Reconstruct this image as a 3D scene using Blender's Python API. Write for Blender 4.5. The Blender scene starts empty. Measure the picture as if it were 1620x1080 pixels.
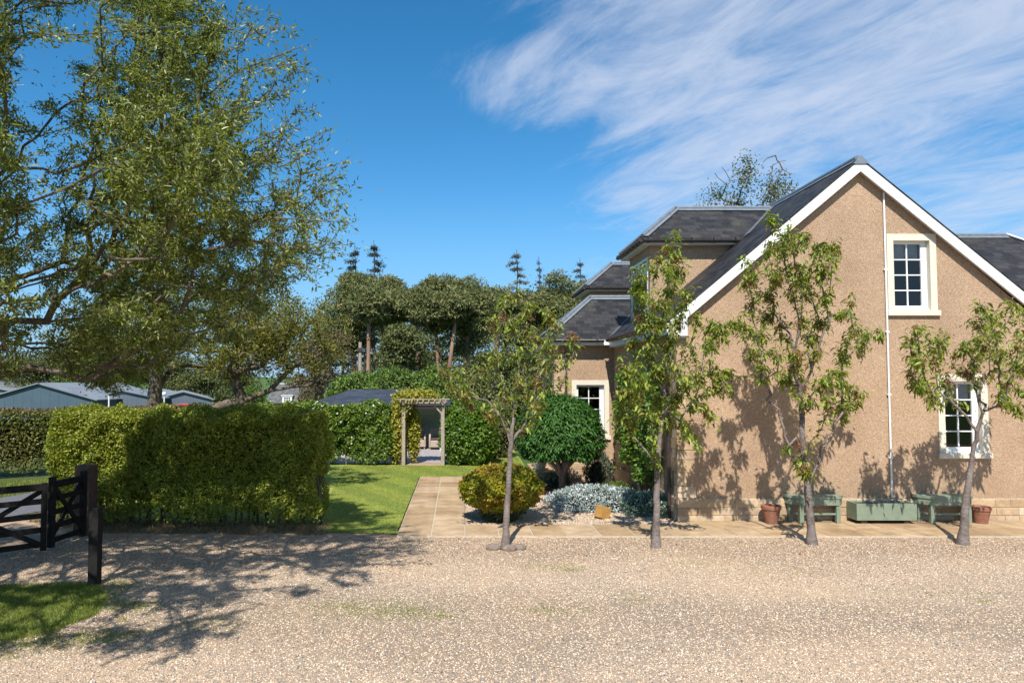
import bpy, math, random
import numpy as np
from mathutils import Vector
from mathutils.geometry import tessellate_polygon
R = math.radians
random.seed(7); rng = np.random.default_rng(11)
S = bpy.context.scene; C = S.collection

# ------------------------------------------------------------------ camera
F = 1080.0; PCX, PCY = 724.0, 557.0; CAMH = 2.65; PITCH = R(2.5)
cd = bpy.data.cameras.new('camera'); cam = bpy.data.objects.new('camera', cd); C.objects.link(cam)
cam.location = (0, 0, CAMH); cam.rotation_euler = (R(90) + PITCH, 0, 0)
cd.sensor_width = 36; cd.lens = 36 * F / 1620; cd.shift_x = (810 - PCX) / 1620; cd.shift_y = (PCY - 540) / 1620
cd.clip_end = 6000; cd.clip_start = .05
S.camera = cam
def W(px, py, Y):
    """world point seen at a photo pixel when it stands at depth Y"""
    u = (px - PCX) / F; v = (PCY - py) / F
    dy = math.cos(PITCH) - v * math.sin(PITCH); dz = math.sin(PITCH) + v * math.cos(PITCH)
    t = Y / dy
    return Vector((u * t, Y, CAMH + dz * t))

# ------------------------------------------------------------------ node helpers
def nd(nt, typ, ins=None, **props):
    n = nt.nodes.new(typ)
    for k, v in props.items(): setattr(n, k, v)
    for k, v in (ins or {}).items():
        s = n.inputs[k]
        if isinstance(v, bpy.types.NodeSocket): nt.links.new(v, s)
        else: s.default_value = v
    return n
def mth(nt, op, a, b=0.0, c=0.0, clamp=False):
    return nd(nt, 'ShaderNodeMath', {0: a, 1: b, 2: c}, operation=op, use_clamp=clamp).outputs[0]
def ramp(nt, fac, stops, interp='LINEAR'):
    n = nd(nt, 'ShaderNodeValToRGB', {'Fac': fac}); r = n.color_ramp; r.interpolation = interp
    while len(r.elements) < len(stops): r.elements.new(.5)
    for e, (p, c) in zip(r.elements, stops):
        e.position = p; e.color = (c[0], c[1], c[2], 1) if hasattr(c, '__len__') else (c, c, c, 1)
    return n.outputs['Color']
def mix(nt, f, a, b, mode='MIX'):
    n = nd(nt, 'ShaderNodeMix', data_type='RGBA', blend_type=mode)
    for i, v in ((0, f), (6, a), (7, b)):
        if isinstance(v, bpy.types.NodeSocket): nt.links.new(v, n.inputs[i])
        else: n.inputs[i].default_value = (tuple(v) + (1,))[:4] if hasattr(v, '__len__') else v
    return n.outputs[2]
def noise(nt, vec, scale, detail=3, rough=.5, out='Fac', dist=0):
    return nd(nt, 'ShaderNodeTexNoise', {'Vector': vec, 'Scale': scale, 'Detail': detail, 'Roughness': rough, 'Distortion': dist}).outputs[out]

# ------------------------------------------------------------------ world, sun, exposure
SUN = Vector((-.19, -1, 1.24)).normalized()
el = math.asin(SUN.z); az = math.atan2(SUN.x, SUN.y)
w = bpy.data.worlds.new('World'); S.world = w; w.use_nodes = True; nt = w.node_tree; nt.nodes.clear()
sky = nd(nt, 'ShaderNodeTexSky', sky_type='NISHITA', sun_disc=False, sun_elevation=el, sun_rotation=az, altitude=50,
         air_density=1.0, dust_density=.0, ozone_density=3.0)
tc = nd(nt, 'ShaderNodeTexCoord').outputs['Generated']
sp = nd(nt, 'ShaderNodeSeparateXYZ', {0: tc}); X_, Y_, Z_ = sp.outputs
zz = mth(nt, 'ADD', mth(nt, 'MAXIMUM', Z_, 0.0), .12)
cx = mth(nt, 'DIVIDE', X_, zz); cy = mth(nt, 'DIVIDE', Y_, zz)
# wind-drawn cirrus on a flat layer: streaks run from left to right and a little towards the viewer
P1 = nd(nt, 'ShaderNodeCombineXYZ', {0: mth(nt, 'SUBTRACT', mth(nt, 'MULTIPLY', cx, .46), mth(nt, 'MULTIPLY', cy, .70)), 1: mth(nt, 'ADD', mth(nt, 'MULTIPLY', cx, 1.5), mth(nt, 'MULTIPLY', cy, .96)), 2: 3.3}).outputs[0]
n1 = noise(nt, P1, 2.4, 12, .70, dist=.6)
n2 = noise(nt, P1, 4.2, 6, .6, dist=.5)
P2 = nd(nt, 'ShaderNodeCombineXYZ', {0: cx, 1: cy, 2: 1.0}).outputs[0]
n3 = noise(nt, P2, .9, 4, .55)
azx = mth(nt, 'DIVIDE', X_, mth(nt, 'MAXIMUM', Y_, .05))            # left-right on the sky
right = nd(nt, 'ShaderNodeMapRange', {0: mth(nt, 'ADD', azx, mth(nt, 'MULTIPLY', Z_, .30)), 1: .03, 2: .46, 3: 0.0, 4: 1.0}, interpolation_type='SMOOTHSTEP').outputs[0]
# a separate thin patch left of the main bank
d1 = mth(nt, 'DIVIDE', mth(nt, 'SUBTRACT', azx, .085), .15); d2 = mth(nt, 'DIVIDE', mth(nt, 'SUBTRACT', Z_, .40), .065)
patch = mth(nt, 'SUBTRACT', 1.0, mth(nt, 'ADD', mth(nt, 'MULTIPLY', d1, d1), mth(nt, 'MULTIPLY', d2, d2)), clamp=True)
cov = mth(nt, 'ADD', mth(nt, 'MULTIPLY', right, .78), mth(nt, 'MULTIPLY', patch, .40))
wisp = mth(nt, 'ADD', mth(nt, 'MULTIPLY', n1, .62), mth(nt, 'ADD', mth(nt, 'MULTIPLY', n2, .22), mth(nt, 'MULTIPLY', n3, .3)))
cl = nd(nt, 'ShaderNodeMapRange', {0: mth(nt, 'ADD', wisp, mth(nt, 'MULTIPLY', cov, .46)), 1: .72, 2: 1.10, 3: 0.0, 4: .76}, interpolation_type='SMOOTHSTEP').outputs[0]
cl = mth(nt, 'MULTIPLY', cl, nd(nt, 'ShaderNodeMapRange', {0: cov, 1: .0, 2: .22, 3: 0.0, 4: 1.0}).outputs[0])
hs = nd(nt, 'ShaderNodeHueSaturation', {'Hue': .486, 'Saturation': 1.20, 'Value': .90, 'Color': mix(nt, 1.0, sky.outputs[0], (.80, .90, 1.12), 'MULTIPLY')}).outputs[0]
hz_ = nd(nt, 'ShaderNodeMapRange', {0: Z_, 1: -.02, 2: .30, 3: .85, 4: 0.0}, interpolation_type='SMOOTHSTEP').outputs[0]
hs = mix(nt, 1.0, hs, (.93, .82, .77), 'MULTIPLY'); hs = mix(nt, hz_, hs, (1.2, 2.55, 4.0))
col = mix(nt, cl, hs, (3.4, 3.75, 4.5))
bg = nd(nt, 'ShaderNodeBackground', {'Color': col, 'Strength': .125})
wo = nd(nt, 'ShaderNodeOutputWorld', {0: bg.outputs[0]})
sd = bpy.data.lights.new('sun', 'SUN'); sd.energy = 4.6; sd.angle = R(.55); sd.color = (1, .955, .88)
so = bpy.data.objects.new('sun', sd); C.objects.link(so); so.rotation_euler = SUN.to_track_quat('Z', 'Y').to_euler()
S.view_settings.view_transform = 'Standard'; S.view_settings.look = 'None'; S.view_settings.exposure = .70; S.view_settings.gamma = 1
S.view_settings.use_curve_mapping = False
S.cycles.max_bounces = 6; S.cycles.transparent_max_bounces = 6

# ------------------------------------------------------------------ materials
def new_mat(name):
    m = bpy.data.materials.new(name); m.use_nodes = True; nt = m.node_tree; nt.nodes.clear(); return m, nt
def finish(nt, color, rough=.7, bump=None, bs=.3, bd=.01, spec=.5, metal=0.0, alpha=None):
    ins = {'Base Color': color if isinstance(color, bpy.types.NodeSocket) else (tuple(color) + (1,))[:4], 'Roughness': rough, 'Specular IOR Level': spec, 'Metallic': metal}
    if bump is not None:
        ins['Normal'] = nd(nt, 'ShaderNodeBump', {'Height': bump, 'Strength': bs, 'Distance': bd}).outputs[0]
    p = nd(nt, 'ShaderNodeBsdfPrincipled', ins); nd(nt, 'ShaderNodeOutputMaterial', {0: p.outputs[0]}); return p
def obco(nt): return nd(nt, 'ShaderNodeTexCoord').outputs['Object']
def geoco(nt): return nd(nt, 'ShaderNodeNewGeometry').outputs['Position']
def island(nt): return nd(nt, 'ShaderNodeNewGeometry').outputs['Random Per Island']

def plain(name, c, rough=.6, var=.15, sc=6, spec=.5, bs=.15, metal=0.0):
    m, nt = new_mat(name); g = geoco(nt); n = noise(nt, g, sc, 5, .6)
    a = tuple(x * (1 - var) for x in c); b = tuple(min(1, x * (1 + var)) for x in c)
    finish(nt, ramp(nt, n, [(.3, a), (.7, b)]), rough, noise(nt, g, sc * 8, 3, .6), bs, .004, spec, metal); return m

def leaf_mat(name, stops, trans=.35, rough=.5, spec=.35, patch=.0, pcol=(0, 0, 0), psc=1.2, pz=None):
    """leaves: a colour of its own for every leaf, light passing through"""
    m, nt = new_mat(name); c = ramp(nt, island(nt), stops); g = geoco(nt)
    if patch:
        f = nd(nt, 'ShaderNodeMapRange', {0: noise(nt, g, psc, 2, .5), 1: .45, 2: .65, 3: 0.0, 4: patch}).outputs[0]
        if pz:
            zz = nd(nt, 'ShaderNodeSeparateXYZ', {0: g}).outputs[2]
            f = mth(nt, 'ADD', f, nd(nt, 'ShaderNodeMapRange', {0: zz, 1: pz[0], 2: pz[1], 3: 0.0, 4: pz[2]}).outputs[0], clamp=True)
        c = mix(nt, f, c, pcol)
    p = nd(nt, 'ShaderNodeBsdfPrincipled', {'Base Color': c, 'Roughness': rough, 'Specular IOR Level': spec})
    t = nd(nt, 'ShaderNodeBsdfTranslucent', {'Color': mix(nt, .35, c, (.55, .60, .05), 'MIX') if trans > .3 else c})
    s = nd(nt, 'ShaderNodeMixShader', {0: trans, 1: p.outputs[0], 2: t.outputs[0]})
    nd(nt, 'ShaderNodeOutputMaterial', {0: s.outputs[0]}); return m

def bark_mat(name, a, b, sc=14, stretch=.25):
    m, nt = new_mat(name); g = geoco(nt)
    mp = nd(nt, 'ShaderNodeMapping', {'Vector': g, 'Scale': (1, 1, stretch)}).outputs[0]
    n = noise(nt, mp, sc, 6, .65); k = noise(nt, g, sc * .25, 3)
    c = mix(nt, .35, ramp(nt, n, [(.32, a), (.68, b)]), ramp(nt, k, [(.35, a), (.65, b)]))
    finish(nt, c, .85, n, .6, .01, .2); return m

def render_mat(name):                                    # wet-dash harling: buff and grey chips
    m, nt = new_mat(name); g = geoco(nt)
    v = nd(nt, 'ShaderNodeTexVoronoi', {'Vector': g, 'Scale': 120.0}, feature='F1')
    chip = nd(nt, 'ShaderNodeSeparateColor', {0: v.outputs['Color']}).outputs[0]
    c = ramp(nt, chip, [(0, (.23, .155, .108)), (.22, (.335, .230, .160)), (.55, (.405, .280, .195)), (.8, (.475, .340, .245)), (1, (.57, .45, .35))])
    big = noise(nt, g, 1.1, 4, .55); mp = nd(nt, 'ShaderNodeMapping', {'Vector': g, 'Scale': (3.0, 3.0, .35)}).outputs[0]
    st = noise(nt, mp, 1.6, 5, .6)
    c = mix(nt, 1.0, c, ramp(nt, big, [(.3, (.86, .83, .80)), (.7, (1.07, 1.06, 1.04))]), 'MULTIPLY')
    c = mix(nt, nd(nt, 'ShaderNodeMapRange', {0: st, 1: .60, 2: .78, 3: 0.0, 4: .35}).outputs[0], c, (.40, .22, .10))
    mid = noise(nt, g, 22, 3, .7)
    zc_ = nd(nt, 'ShaderNodeSeparateXYZ', {0: g}).outputs[2]
    damp = nd(nt, 'ShaderNodeMapRange', {0: mth(nt, 'ADD', zc_, mth(nt, 'MULTIPLY', st, .9)), 1: .75, 2: 1.45, 3: .30, 4: 0.0}).outputs[0]
    c = mix(nt, damp, c, (.34, .235, .14))
    c = mix(nt, 1.0, c, ramp(nt, mid, [(.3, (.92, .91, .86)), (.7, (1.12, 1.10, 1.02))]), 'MULTIPLY')
    finish(nt, c, .9, mth(nt, 'ADD', v.outputs['Distance'], mid), .55, .012, .2); return m

def stone_mat(name, stops, sc=9, bs=.5):
    m, nt = new_mat(name); g = geoco(nt); bigs = noise(nt, g, 1.7, 6, .7)
    c = ramp(nt, island(nt), stops); n = noise(nt, g, sc, 6, .65)
    c = mix(nt, .8, c, ramp(nt, n, [(.3, (.72, .68, .60)), (.7, (1.15, 1.12, 1.08))]), 'MULTIPLY')
    c = mix(nt, 1.0, c, ramp(nt, bigs, [(.35, (.74, .70, .66)), (.6, (1.05, 1.04, 1.02))]), 'MULTIPLY'); sp = noise(nt, g, 60, 2); c = mix(nt, .5, c, ramp(nt, sp, [(.3, .75), (.7, 1.15)]), 'MULTIPLY')
    finish(nt, c, .88, mth(nt, 'ADD', n, mth(nt, 'MULTIPLY', sp, .4)), bs, .012, .25); return m

def slate_mat(name, dark=(.010, .010, .012), light=(.042, .041, .043), sx=.22, sy=.15, moss=.35):
    m, nt = new_mat(name); uv = nd(nt, 'ShaderNodeUVMap').outputs[0]
    b = nd(nt, 'ShaderNodeTexBrick', {'Vector': uv, 'Color1': (*dark, 1), 'Color2': (*light, 1), 'Mortar': (.012, .012, .014, 1), 'Scale': 1.0,
           'Mortar Size': .006, 'Mortar Smooth': .2, 'Bias': -.2, 'Brick Width': sx, 'Row Height': sy}, offset=.5)
    n = noise(nt, uv, 1.3, 5, .6); f = noise(nt, uv, 18, 4, .6)
    c = mix(nt, .9, b.outputs['Color'], ramp(nt, f, [(.3, .65), (.7, 1.35)]), 'MULTIPLY')
    c = mix(nt, nd(nt, 'ShaderNodeMapRange', {0: n, 1: .48, 2: .75, 3: 0.0, 4: moss}).outputs[0], c, (.12, .105, .075))
    # each course steps up towards its lower edge
    sv = nd(nt, 'ShaderNodeSeparateXYZ', {0: uv}).outputs[1]
    saw = mth(nt, 'SUBTRACT', 1.0, mth(nt, 'FRACT', mth(nt, 'DIVIDE', sv, sy)))
    h = mth(nt, 'ADD', mth(nt, 'MULTIPLY', saw, .8), mth(nt, 'ADD', mth(nt, 'MULTIPLY', f, .25), mth(nt, 'MULTIPLY', b.outputs['Fac'], -.4)))
    finish(nt, c, .6, h, .6, .014, .35); return m

def gravel_mat(name, scale=62.0, tint=(1, 1, 1), moss=True):
    m, nt = new_mat(name); g = geoco(nt)
    wv = nd(nt, 'ShaderNodeVectorMath', {0: g, 1: noise(nt, g, 14, 2, out='Color')}, operation='ADD').outputs[0]
    v = nd(nt, 'ShaderNodeTexVoronoi', {'Vector': wv, 'Scale': scale, 'Randomness': 1.0}, feature='F1')
    v2 = nd(nt, 'ShaderNodeTexVoronoi', {'Vector': g, 'Scale': scale * 2.1}, feature='F1')
    sc = nd(nt, 'ShaderNodeSeparateColor', {0: v.outputs['Color']}).outputs
    stops = [(0, (.07, .065, .065)), (.08, (.22, .20, .19)), (.18, (.42, .31, .22)), (.34, (.58, .43, .29)), (.52, (.68, .54, .385)), (.66, (.64, .45, .30)), (.78, (.74, .61, .455)), (.9, (.56, .48, .39)), (1, (.84, .76, .62))]
    c = ramp(nt, sc[0], stops); c2 = ramp(nt, nd(nt, 'ShaderNodeSeparateColor', {0: v2.outputs['Color']}).outputs[1], stops)
    c = mix(nt, .3, c, c2)
    edge = nd(nt, 'ShaderNodeMapRange', {0: v.outputs['Distance'], 1: .25, 2: .75, 3: 1.06, 4: .26}).outputs[0]
    # shade in the gaps between the stones, painted as darker colour
    c = mix(nt, 1.0, c, edge, 'MULTIPLY')
    big = noise(nt, g, .35, 5, .6); c = mix(nt, nd(nt, 'ShaderNodeMapRange', {0: big, 1: .42, 2: .68, 3: 0.0, 4: .5}).outputs[0], c, (.50, .355, .22))
    # finer, browner grit drifts towards the garden edge
    yb_ = nd(nt, 'ShaderNodeSeparateXYZ', {0: g}).outputs[1]
    c = mix(nt, nd(nt, 'ShaderNodeMapRange', {0: mth(nt, 'ADD', yb_, mth(nt, 'MULTIPLY', noise(nt, g, .5, 4), 3.2)), 1: 10.4, 2: 12.6, 3: 0.0, 4: .45}).outputs[0], c, (.42, .285, .17))
    # driven-over tracks scoured paler
    gx = nd(nt, 'ShaderNodeSeparateXYZ', {0: g}).outputs
    tr = mth(nt, 'SINE', mth(nt, 'ADD', mth(nt, 'MULTIPLY', gx[1], 1.7), mth(nt, 'MULTIPLY', noise(nt, g, .25, 3), 9.0)))
    c = mix(nt, 1.0, c, ramp(nt, mth(nt, 'ADD', mth(nt, 'MULTIPLY', tr, .5), .5), [(.15, .84), (.85, 1.12)]), 'MULTIPLY')
    if moss:
        k = noise(nt, g, 1.5, 5, .7); k2 = noise(nt, g, 30, 3, .7)
        f = nd(nt, 'ShaderNodeMapRange', {0: mth(nt, 'ADD', k, mth(nt, 'MULTIPLY', k2, .35)), 1: .84, 2: .95, 3: 0.0, 4: .8}).outputs[0]
        c = mix(nt, f, c, (.13, .15, .035))
    c = mix(nt, 1.0, c, tint, 'MULTIPLY')
    h = mth(nt, 'ADD', mth(nt, 'SUBTRACT', 1.0, v.outputs['Distance']), mth(nt, 'MULTIPLY', v2.outputs['Distance'], -.4))
    finish(nt, c, .85, h, .6, .010, .2); return m

def grass_mat(name, a=(.028, .062, .010), b=(.085, .150, .022), dry=(.20, .18, .06), stripe=True):
    m, nt = new_mat(name); g = geoco(nt)
    f = noise(nt, g, 55, 4, .75); k = noise(nt, g, 3.2, 5, .6); k0 = noise(nt, g, .6, 4, .55)
    c = mix(nt, .5, ramp(nt, f, [(.28, a), (.72, b)]), ramp(nt, k, [(.3, a), (.7, b)]))
    c = mix(nt, nd(nt, 'ShaderNodeMapRange', {0: k0, 1: .48, 2: .72, 3: 0.0, 4: .35}).outputs[0], c, dry)
    if stripe:
        gx = nd(nt, 'ShaderNodeSeparateXYZ', {0: g}).outputs
        sN = mth(nt, 'SINE', mth(nt, 'ADD', mth(nt, 'MULTIPLY', mth(nt, 'ADD', gx[0], mth(nt, 'MULTIPLY', gx[1], .55)), 5.2), mth(nt, 'MULTIPLY', k0, 2.0)))
        c = mix(nt, 1.0, c, ramp(nt, mth(nt, 'ADD', mth(nt, 'MULTIPLY', sN, .5), .5), [(.3, (.84, .89, .86)), (.7, (1.18, 1.12, 1.05))]), 'MULTIPLY')
    finish(nt, c, .9, mth(nt, 'ADD', f, mth(nt, 'MULTIPLY', k, .8)), .9, .02, .2); return m

M = {}
M['harl'] = render_mat('harling')
M['stone'] = stone_mat('sandstone', [(0, (.38, .27, .17)), (.3, (.50, .38, .25)), (.6, (.57, .45, .31)), (.8, (.44, .34, .25)), (1, (.64, .52, .39))])
M['mortar'] = plain('mortar', (.40, .33, .24), .9, .2, 20)
M['slab'] = stone_mat('paving_stone', [(0, (.32, .225, .14)), (.25, (.39, .285, .175)), (.5, (.43, .325, .215)), (.75, (.37, .26, .165)), (1, (.47, .36, .25))], 3.5, .2)
M['joint'] = plain('joint_sand', (.44, .38, .29), .95, .2, 20)
M['cream'] = plain('cream_surround', (.60, .55, .44), .75, .06, 4)
M['white'] = plain('white_paint', (.74, .74, .73), .38, .04, 3, .5, .03)
M['fascia'] = plain('grey_white_fascia', (.62, .63, .64), .4, .05, 3, .5, .03)
M['gutter'] = plain('dark_gutter', (.045, .032, .030), .35, .15, 5)
M['slate'] = slate_mat('roof_slate')
M['lead'] = plain('lead_flashing', (.20, .225, .25), .42, .18, 7, .5, .1, .35)
M['gravel'] = gravel_mat('gravel', 46.0, (1.02, 1.0, 1.0))
M['gravel_bed'] = gravel_mat('gravel_bed', 60.0, (.98, .93, .88), False)
M['lawn'] = grass_mat('mown_lawn', (.14, .185, .030), (.30, .345, .075))
M['rough'] = grass_mat('rough_grass', (.03, .05, .012), (.10, .125, .03), (.17, .15, .06), False)
M['field'] = grass_mat('field', (.045, .085, .02), (.075, .13, .03), (.12, .13, .05), False)
M['asphalt'] = plain('asphalt', (.115, .115, .125), .85, .2, 12, .3, .4)
M['patio'] = plain('patio_setts', (.30, .27, .27), .8, .3, 8, .3, .4)
M['terracotta'] = plain('terracotta', (.27, .115, .07), .75, .25, 14)
M['sage'] = plain('sage_paint', (.185, .225, .16), .5, .14, 9)
M['soil'] = plain('soil', (.06, .04, .028), .95, .3, 20)
M['blackwood'] = plain('dark_stained_wood', (.011, .009, .008), .75, .4, 9, .3, .4)
M['oldwood'] = plain('weathered_brown_wood', (.10, .062, .045), .8, .3, 9, .3, .5)
M['greywood'] = plain('silvered_wood', (.30, .25, .20), .8, .22, 12, .3, .5)
M['urn'] = plain('glazed_urn', (.50, .51, .38), .3, .08, 6)
M['blue_shed'] = plain('blue_grey_cladding', (.055, .088, .115), .55, .08, .6)
M['grey_shed'] = plain('grey_cladding', (.085, .105, .135), .55, .08, .6)
M['shed_roof'] = plain('fibre_cement_roof', (.17, .19, .21), .6, .15, .5)
M['brick'] = plain('old_brick', (.36, .17, .12), .85, .3, 3)
M['redpaint'] = plain('red_paint', (.55, .02, .02), .25, .05, 3)
M['rubber'] = plain('rubber', (.02, .02, .02), .8)
M['wicker'] = plain('wicker', (.36, .28, .23), .7, .35, 40, .3, .8)
M['green_board'] = plain('green_board', (.42, .56, .46), .6, .06, 2)
M['pav_roof'] = slate_mat('dark_felt_shingles', (.030, .036, .050), (.060, .068, .088), .3, .13, .0)
M['cott_roof'] = slate_mat('cottage_slate', (.06, .06, .065), (.13, .13, .13), .5, .4, .3)
M['bark'] = bark_mat('tree_bark', (.055, .042, .032), (.19, .155, .12))
M['cherry'] = bark_mat('smooth_banded_bark', (.06, .045, .038), (.27, .225, .20), 16, 2.2)
M['palebark'] = bark_mat('pale_bark', (.20, .16, .13), (.42, .35, .28), 10)
M['pinebark'] = bark_mat('pine_bark', (.16, .085, .055), (.40, .26, .18), 3)
M['twig'] = plain('twigs', (.16, .13, .11), .85, .3, 5)
M['core'] = plain('inner_dark', (.018, .018, .009), .95, .3, 9, .1)  # near-black core colour; the shade deep inside foliage is put into it
M['rock'] = plain('grey_rock', (.19, .15, .12), .85, .35, 14, .3, .8)
M['redrock'] = plain('dark_red_rock', (.08, .02, .018), .8, .35, 14, .3, .8)
M['interior'] = plain('unlit_room_black', (.012, .012, .014), .9)  # near-black stands for the darkness of unlit rooms
M['blind'] = plain('roller_blind', (.50, .47, .42), .8)
def glass_mat():
    m, nt = new_mat('window_glass')
    fr = nd(nt, 'ShaderNodeFresnel', {'IOR': 1.5}).outputs[0]
    a = nd(nt, 'ShaderNodeBsdfTransparent', {'Color': (.75, .78, .8, 1)}); b = nd(nt, 'ShaderNodeBsdfGlossy', {'Roughness': .02, 'Color': (.95, .95, .95, 1)})
    s = nd(nt, 'ShaderNodeMixShader', {0: mth(nt, 'MULTIPLY', fr, 1.4, clamp=True), 1: a.outputs[0], 2: b.outputs[0]})
    nd(nt, 'ShaderNodeOutputMaterial', {0: s.outputs[0]}); return m
M['glass'] = glass_mat()
# leaves
M['L_big'] = leaf_mat('big_tree_leaves', [(0, (.030, .048, .010)), (.4, (.100, .135, .018)), (.75, (.21, .235, .034)), (1, (.36, .40, .18))], .38, .38, .5)
M['L_hedge'] = leaf_mat('hedge_leaves', [(0, (.07, .105, .012)), (.4, (.21, .26, .026)), (.8, (.36, .40, .045)), (1, (.48, .46, .09))], .35, .42, .4, .5, (.20, .22, .025), .9)
M['L_beech'] = leaf_mat('reddish_hedge_leaves', [(0, (.055, .085, .015)), (.5, (.14, .18, .03)), (1, (.24, .26, .05))], .3, .5, .35, .3, (.17, .10, .05), .5, (1.72, 1.92, .8))
M['L_garden'] = leaf_mat('garden_hedge_leaves', [(0, (.035, .08, .010)), (.5, (.09, .18, .018)), (.85, (.18, .26, .03)), (1, (.34, .36, .10))], .35, .4, .45)
M['L_shrub'] = leaf_mat('shrub_leaves', [(0, (.03, .075, .010)), (.5, (.08, .17, .018)), (1, (.17, .27, .03))], .35, .4, .45)
M['L_yellow'] = leaf_mat('yellow_climber_leaves', [(0, (.10, .12, .02)), (.4, (.26, .26, .03)), (.8, (.42, .37, .04)), (1, (.50, .46, .12))], .35, .5, .3)
M['L_golden'] = leaf_mat('golden_shrub_leaves', [(0, (.10, .13, .012)), (.45, (.22, .26, .018)), (.8, (.36, .34, .022)), (1, (.45, .30, .03))], .35, .45, .35, .6, (.36, .16, .025), 2.6, (.95, 1.25, .5))
M['L_ball'] = leaf_mat('glossy_dark_leaves', [(0, (.018, .060, .010)), (.5, (.045, .130, .018)), (1, (.085, .20, .030))], .25, .48, .3)
M['L_young'] = leaf_mat('young_tree_leaves', [(0, (.06, .10, .014)), (.35, (.14, .20, .026)), (.70, (.25, .33, .04)), (.9, (.34, .38, .06)), (1, (.30, .17, .06))], .42, .4, .4)
M['L_bloom'] = leaf_mat('faded_russet_blossom', [(0, (.12, .050, .030)), (.5, (.26, .12, .055)), (1, (.36, .20, .09))], .3, .7, .2)
M['L_orch'] = leaf_mat('orchard_tree_leaves', [(0, (.05, .065, .012)), (.4, (.12, .135, .022)), (.8, (.22, .20, .03)), (1, (.30, .24, .05))], .35, .5, .3)
M['L_pine'] = leaf_mat('pine_needles', [(0, (.070, .092, .034)), (.45, (.175, .205, .075)), (.85, (.28, .29, .12)), (1, (.36, .29, .15))], .3, .7, .15)
M['L_spruce'] = leaf_mat('dull_spruce_needles', [(0, (.03, .035, .028)), (.5, (.055, .062, .045)), (1, (.10, .10, .075))], .15, .7, .2)
M['L_bush'] = leaf_mat('bright_bush_leaves', [(0, (.03, .065, .010)), (.5, (.09, .155, .022)), (1, (.19, .27, .045))], .3, .5, .3)
M['L_olive'] = leaf_mat('olive_bush_leaves', [(0, (.045, .060, .018)), (.5, (.105, .125, .035)), (1, (.19, .20, .07))], .25, .5, .3)
M['L_brown'] = leaf_mat('sparse_brown_leaves', [(0, (.07, .055, .03)), (.5, (.13, .11, .055)), (1, (.20, .17, .10))], .25, .7, .2)
M['L_silver'] = leaf_mat('silver_leaves', [(0, (.15, .20, .17)), (.4, (.33, .40, .36)), (.7, (.50, .56, .54)), (1, (.85, .87, .88))], .2, .6, .3)
M['L_silver_g'] = leaf_mat('silver_green_leaves', [(0, (.06, .11, .06)), (.5, (.15, .23, .14)), (.85, (.28, .36, .28)), (1, (.75, .78, .78))], .2, .6, .3)
M['L_rosemary'] = leaf_mat('rosemary_leaves', [(0, (.035, .06, .035)), (.5, (.09, .125, .075)), (1, (.20, .24, .17))], .15, .6, .3)
M['L_heather'] = leaf_mat('purple_heather', [(0, (.06, .015, .025)), (.5, (.14, .045, .06)), (.8, (.10, .12, .04)), (1, (.30, .10, .16))], .2, .7, .2)
M['L_flower'] = leaf_mat('white_petals', [(0, (.70, .68, .62)), (1, (.85, .84, .80))], .3, .6, .3)
M['L_grass'] = leaf_mat('grass_blades', [(0, (.080, .120, .018)), (.5, (.20, .25, .042)), (.9, (.29, .33, .070)), (1, (.30, .26, .10))], .35, .5, .3)
M['L_dry'] = leaf_mat('dry_grass_blades', [(0, (.10, .085, .04)), (.5, (.22, .18, .10)), (1, (.36, .29, .17))], .3, .8, .2)
def pebble_mat():
    m, nt = new_mat('pebbles'); g = geoco(nt)
    c = ramp(nt, island(nt), [(0, (.06, .06, .065)), (.14, (.20, .19, .19)), (.28, (.36, .26, .19)), (.45, (.55, .41, .28)), (.65, (.60, .42, .29)), (.85, (.66, .54, .40)), (1, (.76, .68, .56))])
    c = mix(nt, .6, c, ramp(nt, noise(nt, g, 90, 3), [(.3, .75), (.7, 1.15)]), 'MULTIPLY')
    finish(nt, c, .75, None, spec=.35); return m
M['pebble'] = pebble_mat()

# ------------------------------------------------------------------ object helpers
def tag(o, label=None, cat=None, group=None, kind=None):
    if label: o['label'] = label
    if cat: o['category'] = cat
    if group: o['group'] = group
    if kind: o['kind'] = kind
    return o
def thing(name, label, cat, loc=(0, 0, 0), group=None):
    o = bpy.data.objects.new(name, None); C.objects.link(o); o.location = loc; o.empty_display_size = .2
    return tag(o, label, cat, group)
def rootloc(p):
    while p is not None and p.parent is not None: p = p.parent
    return np.array(p.location) if p is not None else np.zeros(3)
def link(name, me, mat, parent):
    o = bpy.data.objects.new(name, me); C.objects.link(o)
    if mat is not None: me.materials.append(mat)
    if parent is not None: o.parent = parent
    return o
def auto_uv(me):
    uv = me.uv_layers.new(name='UVMap').data
    for p in me.polygons:
        n = p.normal
        u = Vector((0, 0, 1)).cross(n)
        u = Vector((1, 0, 0)) if u.length < .05 else u.normalized()
        v = n.cross(u)
        for li in p.loop_indices:
            co = me.vertices[me.loops[li].vertex_index].co; uv[li].uv = (co.dot(u), co.dot(v))
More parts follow.
